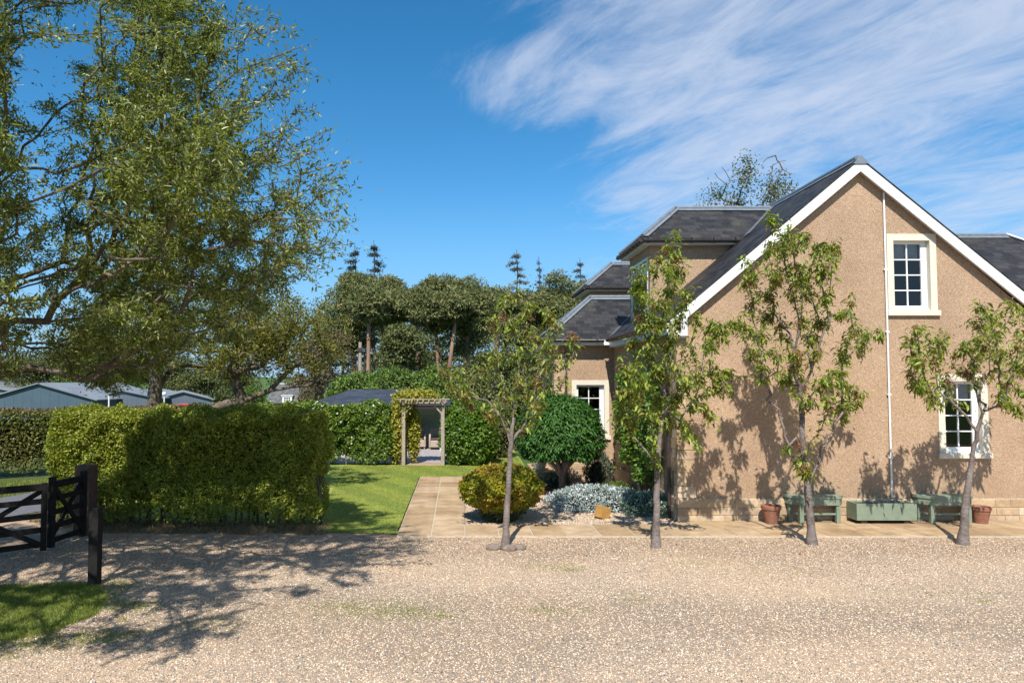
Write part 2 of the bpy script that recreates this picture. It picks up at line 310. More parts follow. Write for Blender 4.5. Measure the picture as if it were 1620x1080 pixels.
class MB:
    def __init__(s): s.v = []; s.f = []
    def add(s, vs, fs):
        b = len(s.v); s.v += [tuple(x) for x in vs]; s.f += [tuple(i + b for i in f) for f in fs]; return s
    def box(s, x0, y0, z0, x1, y1, z1, ch=0):
        if ch:                                            # chamfered block
            a = ch; vs = []; 
            for z, k in ((z0, a), (z0 + a, 0), (z1 - a, 0), (z1, a)):
                vs += [(x0 + k, y0 + k, z), (x1 - k, y0 + k, z), (x1 - k, y1 - k, z), (x0 + k, y1 - k, z)]
            fs = [(3, 2, 1, 0), (12, 13, 14, 15)]
            for l in range(3):
                for i in range(4): j = (i + 1) % 4; fs.append((l * 4 + i, l * 4 + j, l * 4 + 4 + j, l * 4 + 4 + i))
            return s.add(vs, fs)
        return s.add([(x0, y0, z0), (x1, y0, z0), (x1, y1, z0), (x0, y1, z0), (x0, y0, z1), (x1, y0, z1), (x1, y1, z1), (x0, y1, z1)],
                     [(3, 2, 1, 0), (4, 5, 6, 7), (0, 1, 5, 4), (1, 2, 6, 5), (2, 3, 7, 6), (3, 0, 4, 7)])
    def beam(s, a, b, w, h, up=(0, 0, 1)):
        a = Vector(a); b = Vector(b); d = (b - a).normalized(); u = Vector(up)
        r = d.cross(u)
        if r.length < .01: r = d.cross(Vector((1, 0, 0)))
        r.normalize(); u = r.cross(d).normalized(); r = r * w / 2; u = u * h / 2
        vs = [p + q for p in (a, b) for q in (-r - u, r - u, r + u, -r + u)]
        return s.add(vs, [(0, 1, 2, 3), (7, 6, 5, 4), (0, 4, 5, 1), (1, 5, 6, 2), (2, 6, 7, 3), (3, 7, 4, 0)])
    def tube(s, pts, rad, n=10, cap=True):
        pts = [Vector(p) for p in pts]; rad = rad if hasattr(rad, '__len__') else [rad] * len(pts)
        vs = []; prev = None
        for i, p in enumerate(pts):
            d = (pts[min(i + 1, len(pts) - 1)] - pts[max(i - 1, 0)]).normalized()
            if prev is None:
                r = d.cross(Vector((0, 1, 0)));  r = d.cross(Vector((1, 0, 0))) if r.length < .1 else r
            else: r = prev - d * prev.dot(d)
            r.normalize(); prev = r; q = d.cross(r)
            vs += [p + (r * math.cos(2 * math.pi * k / n) + q * math.sin(2 * math.pi * k / n)) * rad[i] for k in range(n)]
        fs = [(i * n + k, i * n + (k + 1) % n, (i + 1) * n + (k + 1) % n, (i + 1) * n + k) for i in range(len(pts) - 1) for k in range(n)]
        if cap: fs += [tuple(range(n - 1, -1, -1)), tuple((len(pts) - 1) * n + k for k in range(n))]
        return s.add(vs, fs)
    def lathe(s, c, prof, n=28, wob=0):
        vs = []; c = Vector(c)
        for r, z in prof: vs += [(c.x + r * math.cos(2 * math.pi * k / n), c.y + r * math.sin(2 * math.pi * k / n), c.z + z) for k in range(n)]
        fs = [(i * n + k, i * n + (k + 1) % n, (i + 1) * n + (k + 1) % n, (i + 1) * n + k) for i in range(len(prof) - 1) for k in range(n)]
        fs += [tuple(range(n - 1, -1, -1)), tuple((len(prof) - 1) * n + k for k in range(n))]
        return s.add(vs, fs)
    def slab(s, poly, off):                               # polygon extruded by a vector
        n = len(poly); off = Vector(off); a = [Vector(p) for p in poly]; b = [p + off for p in a]
        return s.add(a + b, [tuple(range(n)), tuple(range(2 * n - 1, n - 1, -1))] + [(i, n + i, n + (i + 1) % n, (i + 1) % n) for i in range(n)])
    def build(s, name, mat, parent=None, smooth=False, uv=False, off=None):
        o_ = rootloc(parent) if off is None else np.array(off)
        me = bpy.data.meshes.new(name); me.from_pydata([(x - o_[0], y - o_[1], z - o_[2]) for x, y, z in s.v], [], s.f)
        if smooth:
            me.polygons.foreach_set('use_smooth', [True] * len(me.polygons)); me.set_sharp_from_angle(angle=R(40))
        me.validate(); me.update()
        if uv: auto_uv(me)
        return link(name, me, mat, parent)

def np_obj(name, V, Fs, mat, parent=None, off=None, smooth=False):
    """V (n,3); Fs a list of int arrays (m,k)"""
    o_ = rootloc(parent) if off is None else np.array(off)
    V = (V - o_).astype(np.float32); me = bpy.data.meshes.new(name)
    me.vertices.add(len(V)); me.vertices.foreach_set('co', V.ravel())
    loops = np.concatenate([f.ravel() for f in Fs]).astype(np.int32)
    tot = np.concatenate([np.full(len(f), f.shape[1], np.int32) for f in Fs]); st = np.concatenate([[0], np.cumsum(tot)[:-1]]).astype(np.int32)
    me.loops.add(len(loops)); me.loops.foreach_set('vertex_index', loops)
    me.polygons.add(len(tot)); me.polygons.foreach_set('loop_start', st); me.polygons.foreach_set('loop_total', tot)
    if smooth: me.polygons.foreach_set('use_smooth', np.ones(len(tot), bool))
    me.update(calc_edges=True)
    return link(name, me, mat, parent)

def nrm(a): return a / np.maximum(np.linalg.norm(a, axis=1, keepdims=True), 1e-9)
T_DIA = (np.array([(0, 0, 0), (.42, .5, .10), (1, 0, -.04), (.42, -.5, .10)]), np.array([(0, 1, 2), (0, 2, 3)]))
T_QUAD = (np.array([(0, 0, 0), (.42, .5, .0), (1, 0, 0), (.42, -.5, .0)]), np.array([(0, 3, 2, 1)]))
T_LONG = (np.array([(0, 0, 0), (.3, .42, .10), (.68, .36, -.02), (1, 0, -.34), (.68, -.36, -.02), (.3, -.42, .10), (.35, 0, .02), (.7, 0, -.12)]),
          np.array([(0, 6, 1), (1, 6, 7), (1, 7, 2), (2, 7, 3), (0, 5, 6), (5, 7, 6), (5, 4, 7), (4, 3, 7)]))
T_BLADE = (np.array([(0, -.5, 0), (0, .5, 0), (.6, .3, .06), (.6, -.3, .06), (1, 0, .2)]), np.array([(0, 1, 2), (0, 2, 3), (3, 2, 4)]))
T_PEB = (np.array([(1, 0, 0), (0, 1, 0), (-1, 0, 0), (0, -1, 0), (0, 0, 1), (0, 0, -1), (.62, .62, .45), (-.6, .6, .5), (-.6, -.62, .4), (.6, -.6, .5)], float),
         np.array([(4, 6, 7), (4, 7, 8), (4, 8, 9), (4, 9, 6), (6, 0, 1), (6, 1, 7), (7, 1, 2), (7, 2, 8), (8, 2, 3), (8, 3, 9), (9, 3, 0), (9, 0, 6)]))
def scatter(T, pos, d, n, L, Wd, Z=None):
    """place template T at pos with length axis d and rough normal n"""
    tv, tf = T; N = len(pos); d = nrm(d); y = nrm(np.cross(n, d)); z = np.cross(d, y)
    L = np.broadcast_to(L, N); Wd = np.broadcast_to(Wd, N); Z = L if Z is None else np.broadcast_to(Z, N)
    V = pos[:, None, :] + tv[None, :, 0:1] * (d * L[:, None])[:, None, :] + tv[None, :, 1:2] * (y * Wd[:, None])[:, None, :] + tv[None, :, 2:3] * (z * Z[:, None])[:, None, :]
    k = len(tv); Fi = (tf[None] + (np.arange(N) * k)[:, None, None]).reshape(-1, tf.shape[1])
    return V.reshape(-1, 3), Fi
def merge(parts):
    Vs, Fs, b = [], [], 0
    for V, Fi in parts: Vs.append(V); Fs.append(Fi + b); b += len(V)
    ks = sorted({f.shape[1] for f in Fs})
    return np.concatenate(Vs), [np.concatenate([f for f in Fs if f.shape[1] == k]) for k in ks]
def rdir(N): return nrm(rng.normal(size=(N, 3)))
def wob(p, f=1.0, s=0.0):
    x, y, z = p[:, 0] * f, p[:, 1] * f, p[:, 2] * f
    return (np.sin(1.9 * x + 1.3 * y + s) + np.sin(2.3 * z - 1.7 * x + 2.1 * s) + np.sin(2.9 * y + 1.1 * z + 3.3 * s)
            + .6 * np.sin(4.7 * x + 3.9 * z + s * 5) + .6 * np.sin(5.3 * y - 4.1 * z + s * 7) + .4 * np.sin(9.1 * x + 7.7 * y - 8.3 * z + s)) / 4.0

def dendrite(base, targets, bf=.35, seg=.5, jit=.04, rise=.0, hw=1.0):
    """branches that join every target to a given trunk line by short, balanced routes"""
    P = [np.array(p, float) for p in base]; par = [-1] + list(range(len(base) - 1)); pl = [0.0]
    for i in range(1, len(P)): pl.append(pl[-1] + np.linalg.norm(P[i] - P[i - 1]))
    T = np.array(targets, float); n = len(T); done = np.zeros(n, bool)
    cost = np.full(n, 1e9); best = np.zeros(n, int)
    start = 1 if len(base) > 2 else 0
    def upd(j):
        c = np.linalg.norm((T - P[j]) * [hw, hw, 1], axis=1) + bf * pl[j]; c[T[:, 2] < P[j][2] - 1.5] += .3
        m = c < cost; cost[m] = c[m]; best[m] = j
    for j in range(start, len(P)): upd(j)
    tips = []
    for _ in range(n):
        c = np.where(done, 1e9, cost); i = int(np.argmin(c)); j = best[i]; done[i] = True
        a, b = P[j], T[i]; L = np.linalg.norm(b - a); k = max(1, int(L / seg))
        for q in range(1, k + 1):
            t = q / k; p = a + (b - a) * t
            if q < k: p = p + rng.normal(size=3) * jit * L * .5 + np.array([0, 0, rise * L * math.sin(math.pi * t)])
            P.append(p); par.append(j); pl.append(pl[j] + np.linalg.norm(p - P[j])); j = len(P) - 1; upd(j)
        tips.append(j)
    return np.array(P), np.array(par), np.array(tips)
def radii(P, par, tips, rt, rmax, ex=.5):
    cnt = np.zeros(len(P)); cnt[tips] += 1
    for i in range(len(P) - 1, 0, -1): cnt[par[i]] += cnt[i]
    cnt = np.maximum(cnt, 1); return np.minimum(rt * cnt ** ex, rmax)
def limb_mesh(P, par, r, n=5):
    i = np.where(par >= 0)[0]; a, b = P[par[i]], P[i]; d = nrm(b - a); ref = np.where(np.abs(d[:, 2:3]) > .9, [[1., 0, 0]], [[0., 0, 1]])
    u = nrm(np.cross(d, ref)); v = np.cross(d, u); ang = np.arange(n) * 2 * math.pi / n
    ring = u[:, None] * np.cos(ang)[None, :, None] + v[:, None] * np.sin(ang)[None, :, None]
    ra = np.minimum(r[par[i]], r[i] * 1.25)
    V = np.concatenate([a[:, None] - d[:, None] * r[i][:, None, None] * .3 + ring * ra[:, None, None], b[:, None] + ring * r[i][:, None, None]], 1)
    f = np.array([(k, (k + 1) % n, n + (k + 1) % n, n + k) for k in range(n)])
    return V.reshape(-1, 3), (f[None] + (np.arange(len(i)) * 2 * n)[:, None, None]).reshape(-1, 4)
def mbarr(mb):
    v = np.array(mb.v); k4 = np.array([f for f in mb.f if len(f) == 4]); return v, k4

# ================================================================== THE SETTING
def structure(name, mb, mat, uv=False):
    o = mb.build(name, mat, None, uv=uv); o['kind'] = 'structure'; return o
def smoothstep(t): t = np.clip(t, 0, 1); return t * t * (3 - 2 * t)
def gh(x, y):                                            # lie of the land
    x = np.asarray(x, float); y = np.asarray(y, float)
    h = -4.4 * smoothstep((y - 46) / 50) * smoothstep((-x - 4 + (y - 60) * .05) / 16)
    return -.03 + h + 13 * smoothstep((y - 260) / 520) * (1 + .12 * np.sin(x / 90)) + 3 * smoothstep((y - 700) / 900)
xs = np.concatenate([np.linspace(-2200, -120, 16), np.linspace(-100, 100, 41), np.linspace(120, 2200, 16)])
ys = np.concatenate([np.linspace(-60, 140, 61), np.linspace(160, 900, 38), np.linspace(1000, 3000, 6)])
gx, gy = np.meshgrid(xs, ys); V = np.stack([gx.ravel(), gy.ravel(), gh(gx, gy).ravel()], 1); nx, ny = len(xs), len(ys)
q = np.array([(j * nx + i, j * nx + i + 1, (j + 1) * nx + i + 1, (j + 1) * nx + i) for j in range(ny - 1) for i in range(nx - 1)])
o = np_obj('ground', V, [q], M['field'], smooth=True); o['kind'] = 'structure'

def sheet(poly, z): return [(x, y, z) for x, y in poly]
def curve_noise(pts, amp, step=.25):
    out = []
    for i in range(len(pts)):
        a, b = Vector(pts[i]), Vector(pts[(i + 1) % len(pts)]); n = max(1, int((b - a).length / step))
        for k in range(n): p = a.lerp(b, k / n); out.append((p.x + random.uniform(-amp, amp), p.y + random.uniform(-amp, amp)))
    return out
def flat(name, poly, z, mat):
    mb = MB(); tri = tessellate_polygon([[Vector((x, y, 0)) for x, y in poly]]); vs = sheet(poly, z)
    fs = []
    for t in tri:
        a, b, c = (Vector(vs[i]) for i in t)
        fs.append(t if (b - a).cross(c - a).z > 0 else t[::-1])
    mb.add(vs, fs); return structure(name, mb, mat)
YF = 11.78                                               # front edge of the paving
flat('gravel_drive', [(-12, 4), (-12, -12), (16, -12), (24, 2), (24, YF + .5), (-1.1, YF + .5), (-2.4, 12.25), (-6.2, 12.55), (-7.6, 13.2), (-8.5, 14.0), (-9.3, 13.0), (-10.5, 12.2), (-12, 9)], 0, M['gravel'])
flat('lawn', curve_noise([(-8.2, 13.6), (-7, 12.9), (-2.6, 12.62), (-2.35, 12.2), (-1.07, 12.02)], 0, 9) + [(-1.07, 19.12), (.14, 19.12), (1.2, 19.2), (2.1, 19.6), (2.2, 26.8), (-.2, 26.8), (-.2, 22.0), (-9, 22.0)], .012, M['lawn'])
flat('grass_verge', curve_noise([(-5.0, 7.0), (-4.35, 7.35), (-4.15, 7.9), (-4.35, 8.5), (-4.8, 9.1), (-6.2, 8.9), (-8.5, 8.2), (-9.5, 5), (-6, 5.2)], .05), .008, M['rough'])
flat('roadside_grass', [(-9.0, 12.9), (-8.6, 14.1), (-5.5, 22), (-4, 40), (-40, 42), (-40, 6), (-14, 9)], -.02, M['rough'])
flat('road', [(-11.8, 8.6), (-9.55, 12.2), (-8.55, 14.4), (-6.6, 20), (-5.4, 26), (-7.8, 26), (-9.4, 19.4), (-10.8, 15.0), (-13.2, 11.2), (-16, 9)], -.010, M['asphalt'])
flat('patio', [(-6.3, 22.3), (-.2, 22.3), (-.2, 31), (-6.3, 31)], .014, M['patio'])
flat('gravel_bed', [(.13, 12.6), (4.3, 12.6), (4.3, 18.4), (1.0, 18.6), (.13, 17.6)], .006, M['gravel_bed'])
flat('pergola_gravel', [(-1.75, 21.75), (-.48, 21.75), (-.48, 22.5), (-1.75, 22.5)], .017, M['gravel_bed'])
# paving: slabs one by one on a bed of jointing sand
def slabs(name, x0, x1, y0, y1, cw, rh, jx=None):
    mb = MB(); y = y0; r = 0
    while y < y1 - .1:
        ye = min(y + rh * random.uniform(.97, 1.03), y1)
        if y1 - ye < .15: ye = y1
        x = x0
        while x < x1 - .05:
            xe = x + cw * (1 if jx is None else random.choice(jx))
            if x1 - xe < .2: xe = x1
            g = .010; zt = .034 + random.uniform(-.002, .002)
            mb.box(x + g, y + g, .012, xe - g, ye - g, zt, .005); x = xe
        y = ye; r += 1
    return structure(name, mb, M['slab'])
jb = MB(); jb.box(-1.04, YF + .004, -.02, .125, 19.1, .024); jb.box(.127, YF + .004, -.02, 4.3, 12.72, .024); jb.box(4.302, YF + .004, -.02, 14, 13.08, .024); structure('paving_bed', jb, M['joint'])
slabs('path', -1.04, .125, YF, 19.1, .5825, .92)
slabs('front_paving', .127, 4.3, YF, 12.72, .585, .94)
slabs('wall_paving', 4.3, 14, YF, 13.06, .60, .64, (1, 1.4, .8))

# pebbles lying loose on the drive
def in_poly(x, y, poly):
    c = np.zeros(len(x), bool); n = len(poly)
    for i in range(n):
        x1, y1 = poly[i]; x2, y2 = poly[(i + 1) % n]
        m = ((y1 > y) != (y2 > y)); c ^= m & (x < (x2 - x1) * (y - y1) / (y2 - y1 + 1e-12) + x1)
    return c
def pebbles(name, n, x0, x1, y0, y1, s0, s1, label, z=.0):
    # density follows distance so the near ground is richest
    y = y0 + (y1 - y0) * rng.random(n) ** 1.6; x = x0 + (x1 - x0) * rng.random(n)
    keep = (x > -.74 * y - .4) & (x < .88 * y + .4) & ~in_poly(x, y, [(-5.0, 7.0), (-4.35, 7.35), (-4.15, 7.9), (-4.35, 8.5), (-4.8, 9.1), (-6.2, 8.9), (-8.5, 8.2), (-9.5, 5), (-6, 5.2)])
    x, y = x[keep], y[keep]; N = len(x); s = rng.uniform(s0, s1, N)
    pos = np.stack([x, y, np.full(N, z) + s * .12], 1); a = rng.uniform(0, 6.28, N)
    d = np.stack([np.cos(a), np.sin(a), rng.normal(0, .15, N)], 1); nn = np.array([[0, 0, 1.]]) + rng.normal(0, .25, (N, 3))
    V, Fi = scatter(T_PEB, pos, d, nn, s, s * rng.uniform(.55, .9, N), s * rng.uniform(.4, .7, N))
    o = np_obj(name, V, [Fi], M['pebble'], None, (0, 0, 0)); tag(o, label, 'gravel', None, 'stuff'); return o
pebbles('loose_gravel', 230000, -7, 11, 5.0, 11.75, .0055, .0120, 'loose buff pebbles scattered over the gravel drive')

def poly_pts(n, poly, z):
    p = np.array(poly); lo, hi = p.min(0), p.max(0); x = rng.uniform(lo[0], hi[0], n); y = rng.uniform(lo[1], hi[1], n); m = in_poly(x, y, poly)
    return np.stack([x[m], y[m], np.full(m.sum(), z)], 1)
def bed_pebbles():
    P = poly_pts(42000, [(.15, 12.75), (4.1, 12.75), (4.1, 14.5), (2.6, 17.6), (.2, 17.4)], .008); N = len(P); s_ = rng.uniform(.006, .015, N); a_ = rng.uniform(0, 6.28, N)
    V, Fi = scatter(T_PEB, P, np.stack([np.cos(a_), np.sin(a_), rng.normal(0, .15, N)], 1), np.array([[0, 0, 1.]]) + rng.normal(0, .25, (N, 3)), s_, s_ * .75, s_ * .55)
    tag(np_obj('bed_gravel', V, [Fi], M['pebble'], None, (0, 0, 0)), 'pale gravel mulch round the golden shrub and silver plants', 'gravel', None, 'stuff')
bed_pebbles()
# grass blades: the verge by the post, lawn edges, tufts along the hedge
def blades(name, pos, h, w, mat, label, lean=.5):
    N = len(pos); d = np.array([[0, 0, 1.]]) + rng.normal(0, lean, (N, 3)) * [1, 1, .2]
    V, Fi = scatter(T_BLADE, pos, d, rdir(N), rng.uniform(.5, 1, N) * h, w)
    o = np_obj(name, V, [Fi], mat, None, (0, 0, 0)); return tag(o, label, 'grass', None, 'stuff')
VERGE = [(-5.0, 6.9), (-4.3, 7.3), (-4.1, 7.9), (-4.3, 8.55), (-4.78, 9.15), (-6.6, 8.95), (-7, 6), (-5, 6.3)]
bp = poly_pts(60000, VERGE, .005)
fr = poly_pts(9000, [(-4.9, 6.4), (-3.6, 6.9), (-3.0, 7.6), (-3.3, 8.3), (-4.0, 9.1), (-4.9, 9.4)], .003); fr = fr[wob(fr, 2.2, 1.7) > .05]
blades('verge_grass', np.concatenate([bp, fr]), .055, .006, M['L_grass'], 'short shaded grass at the foot of the lone post', .7)
lp = poly_pts(150000, [(-2.75, 12.15), (-1.06, 11.98), (-1.06, 19.1), (.2, 19.15), (1.2, 19.3), (2.1, 19.7), (2.1, 24), (-.3, 24), (-.3, 21.7), (-3.6, 21.9), (-2.7, 13.5)], .01)
blades('lawn_grass', lp, .035, .006, M['L_grass'], 'neatly mown lawn between the hedge and the stone path', .7)
bp = poly_pts(26000, [(-8.4, 13.2), (-6.2, 12.1), (-2.3, 11.95), (-2.3, 12.7), (-6, 13.0), (-8.4, 14.0)], 0.0); bp = bp[wob(bp, 3, .4) > -.35]
blades('dry_grass', bp, .16, .007, M['L_dry'], 'straw coloured dead grass along the foot of the clipped hedge', .8)
tf = poly_pts(70000, [(-2.5, 6.6), (6.5, 6.6), (7.5, 10.6), (-2.5, 10.6)], 0.0); tf = tf[(wob(tf, .9, 5.1) > .70) & (wob(tf, 6, 2.1) > .25)]
blades('gravel_weeds', tf, .03, .006, M['L_grass'], 'small green weeds pushing up through the gravel drive', .9)
cl_ = []
for px, py, sx, k in ((590, 965, .55, 1500), (545, 958, .2, 300), (640, 968, .25, 500), (700, 975, .1, 160), (870, 897, .30, 500), (905, 902, .12, 160), (868, 965, .25, 450), (1000, 950, .15, 160), (1100, 890, .25, 160), (330, 985, .35, 500), (120, 1010, .3, 900), (60, 1020, .3, 700), (210, 960, .25, 500), (1430, 935, .4, 200), (1250, 900, .4, 160)):
    t_ = W(px, py, 1.0); k_ = CAMH / (CAMH - t_.z); c0_ = np.array((t_.x * k_, k_, 0)); cl_.append(c0_ + rng.normal(0, 1, (k, 3)) * [sx, sx * .45, 0])
blades('gravel_moss', np.concatenate(cl_), .028, .007, M['L_grass'], 'small mossy weed patches scattered in the gravel', 1.1)
lt = poly_pts(2600, [(-7, 9), (-6.5, 12.3), (-1, 11.9), (9, 11.9), (9.5, 10.8), (0, 10.4), (-1.5, 8.5)], .006); n_ = len(lt)
V_, F_ = scatter(T_DIA, lt + [0, 0, .006], rdir(n_) * [1, 1, .25], np.array([[0, 0, 1.]]) + rng.normal(0, .4, (n_, 3)), rng.uniform(.02, .05, n_), .018)
tag(np_obj('fallen_leaves', V_, [F_], M['L_bloom'], None, (0, 0, 0)), 'dry fallen leaves and petals scattered along the gravel edge', 'litter', None, 'stuff')
vx = poly_pts(40000, [(-13, 12.2), (-9.4, 13.2), (-8, 15.6), (-7.0, 18), (-11, 19), (-16, 16)], -.02)
blades('roadside_tufts', vx[~in_poly(vx[:, 0], vx[:, 1], [(-11.8, 8.6), (-9.55, 12.2), (-8.55, 14.4), (-6.6, 20), (-9.4, 19.4), (-10.8, 15.0), (-13.2, 11.2)])], .09, .012, M['L_grass'], 'grass verge beside the narrow tarmac road beyond the gate', .6)

# ================================================================== THE HOUSE
XL, YG = 4.20, 13.10; RX, RZ, EZ, EX = 7.745, 6.965, 3.83, 4.0; SL = (RZ - EZ) / (RX - EX); XR = 2 * RX - XL; YB = 27.5
house = thing('house', 'two storey house of buff harling with slate roof and white bargeboards', 'house', (RX, YG, 0))
def wall_face(mb, outline, holes, to3, depth, dvec):
    """outer skin with openings and reveals running back"""
    polys = [[Vector((a, b, 0)) for a, b in outline]] + [[Vector((a, b, 0)) for a, b in h] for h in holes]
    allp = [p for pl in polys for p in pl]; tri = tessellate_polygon(polys)
    mb.add([to3(p.x, p.y) for p in allp], [tuple(t) for t in tri])
def rect(x0, z0, x1, z1): return [(x0, z0), (x1, z0), (x1, z1), (x0, z1)]
# openings on the gable (x0,z0,x1,z1) – found from the photo at the wall's depth
def win_from_px(l, t, r, b, Y):
    a = W(l, b, Y); c = W(r, t, Y); return (a.x, a.z, c.x, c.z)
S1 = win_from_px(1403, 370, 1482, 491, YG); S2 = win_from_px(1486, 592, 1565, 716, YG)
S1 = (W(1405, 490, YG).x, S1[1], W(1405, 490, YG).x + .95, S1[3]); S2 = (S2[0], S2[1], S2[0] + .95, S2[3])
S3 = win_from_px(905, 601, 963, 689, 18.35)
def opening(s): return (s[0] + .125, s[1] + .0, s[2] - .125, s[3] - .13)
O1, O2, O3 = opening(S1), opening(S2), opening(S3)
g = MB()
outline = [(XL, 0), (XR, 0), (XR, EZ - .1), (RX, RZ - .12), (XL, EZ - .1 + (XL - EX) * 0)]
wall_face(g, outline, [rect(*O1), rect(*O2)], lambda a, b: (a, YG, b), 0, None)
wt = g
wt.add([(XL, YG, 0), (XL, YB, 0), (XL, YB, 3.78), (XL, YG, 3.78)], [(0, 3, 2, 1)])       # side facing the garden
wt.add([(XR, YG, 0), (XR, YB, 0), (XR, YB, 3.78), (XR, YG, 3.78)], [(0, 1, 2, 3)])
wt.add([(XL, YB, 0), (XR, YB, 0), (XR, YB, 3.73), (RX, YB, 6.8), (XL, YB, 3.73)], [(0, 4, 3, 2, 1)])
wt.build('gable_wall', M['harl'], house)
# projecting garden wing
WX, WY, WB = 2.60, 18.35, 20.75
wg = MB(); wall_face(wg, rect(WX, 0, XL - .003, 3.74), [rect(*O3)], lambda a, b: (a, WY, b), 0, None)
wg.add([(WX, WY, 0), (WX, WB, 0), (WX, WB, 3.74), (WX, WY, 3.74)], [(0, 3, 2, 1)])
wg.add([(WX, WB, 0), (XL, WB, 0), (XL, WB, 3.74), (WX, WB, 3.74)], [(0, 3, 2, 1)])
wg.build('wing_wall', M['harl'], house)
# stone plinth and corner stones laid as real blocks
def coursed(mb, x0, x1, z0, rows, place, lmin=.22, lmax=.62):
    z = z0
    for h in rows:
        x = x0
        while x < x1 - .04:
            xe = x + random.uniform(lmin, lmax)
            if x1 - xe < .15: xe = x1
            place(mb, x + .006, xe - .006, z + .006, z + h - .006); x = xe
        z += h
pl = MB()
rows3 = (.12, .15, .165)
def front(Y, t): return lambda mb, a, b, c, d: mb.box(a, Y - t - random.uniform(0, .006), c, b, Y + .02, d, .006)
def side(X, t): return lambda mb, a, b, c, d: mb.box(X - t - random.uniform(0, .006), a, c, X + .02, b, d, .006)
coursed(pl, XL - .03, XR, .0, rows3, front(YG, .03))
coursed(pl, YG + .02, 18.3, .0, rows3, side(XL, .03))
coursed(pl, WX - .03, XL - .06, .0, (.15, .17, .13, .16), front(WY, .03))
coursed(pl, WY + .02, WB, .0, (.15, .17, .13), side(WX, .03))
# quoins
z = .44; k = 0
while z < 2.55:
    h = random.uniform(.15, .28); wdt = random.choice((.16, .34, .26, .42))
    if random.random() < .9 or z < 1.6:
        pl.box(XL - .012, YG - .012, z + .006, XL + wdt, YG + random.uniform(.2, .4), z + h - .006, .005)
    z += h; k += 1
z = .62
while z < 3.5:
    h = random.uniform(.18, .3); pl.box(WX - .012, WY - .012, z + .006, WX + random.choice((.16, .26, .3)), WY + .25, z + h - .006, .005); z += h
pl.build('stone_base', M['stone'], house)
ml = MB(); ml.box(XL - .022, YG - .022, -.05, XR, YG + .01, .443); ml.box(XL - .022, YG + .01, -.05, XL + .01, 18.3, .443); ml.box(WX - .022, WY - .022, -.05, XL - .03, WY + .01, .618); ml.build('base_mortar', M['mortar'], house)

def window(o, s, Y, rows, cols, blind=0.0, th=.10):
    """opening o, surround s, wall face at Y"""
    x0, z0, x1, z1 = o
    su = MB()
    su.box(s[0], Y - .016, s[1], x0, Y + th, s[3]); su.box(x1, Y - .016, s[1], s[2], Y + th, s[3]); su.box(x0, Y - .014, z1, x1, Y + th, s[3] - .002)
    w_ = su.build('window_surround', M['cream'], house)
    si = MB(); si.box(s[0] - .03, Y - .06, s[1] - .105, s[2] + .03, Y + th, s[1] - .002, .006); si.build('window_sill', M['cream'], w_)
    f = MB(); Yf = Y + .085; t = .062
    f.box(x0, Yf, z0, x0 + t, Yf + .06, z1); f.box(x1 - t - .05, Yf, z0, x1, Yf + .06, z1); f.box(x0 + t, Yf + .002, z0, x1 - t - .05, Yf + .06, z0 + .1); f.box(x0 + t, Yf + .002, z1 - .055, x1 - t - .05, Yf + .06, z1)
    f.box(x0 - .01, Yf - .03, z0, x1 + .01, Yf - .002, z0 + .035)
    gx0, gx1, gz0, gz1 = x0 + t, x1 - t - .05, z0 + .1, z1 - .055
    for i in range(1, cols): xx = gx0 + (gx1 - gx0) * i / cols; f.box(xx - .012, Yf + .012, gz0, xx + .012, Yf + .04, gz1)
    for i in range(1, rows):
        zz = gz0 + (gz1 - gz0) * i / rows
        for c in range(cols): f.box(gx0 + (gx1 - gx0) * c / cols + .012 * (c > 0), Yf + .014, zz - .011, gx0 + (gx1 - gx0) * (c + 1) / cols - .012 * (c < cols - 1), Yf + .04, zz + .011)
    fo = f.build('window_frame', M['white'], w_)
    p = MB(); p.add([(gx0, Yf + .03, gz0), (gx1, Yf + .03, gz0), (gx1, Yf + .03, gz1), (gx0, Yf + .03, gz1)], [(0, 1, 2, 3)]); p.build('pane', M['glass'], w_)
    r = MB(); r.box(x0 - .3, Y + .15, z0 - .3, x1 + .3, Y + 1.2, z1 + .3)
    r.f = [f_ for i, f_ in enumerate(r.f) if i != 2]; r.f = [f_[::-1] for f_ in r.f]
    r.build('room_lining', M['interior'], w_)  # black box; the unlit room's darkness is put into its colour
    if blind:
        b = MB(); b.box(gx0 + .01, Yf + .075, gz1 - blind, gx1 - .01, Yf + .085, gz1); b.box(gx0 + .01, Yf + .07, gz1 - blind - .02, gx1 - .01, Yf + .09, gz1 - blind); b.build('blind', M['blind'], w_)
window(O1, S1, YG, 4, 2, .27); window(O2, S2, YG, 4, 2, .3); window(O3, S3, WY, 4, 2, .0)

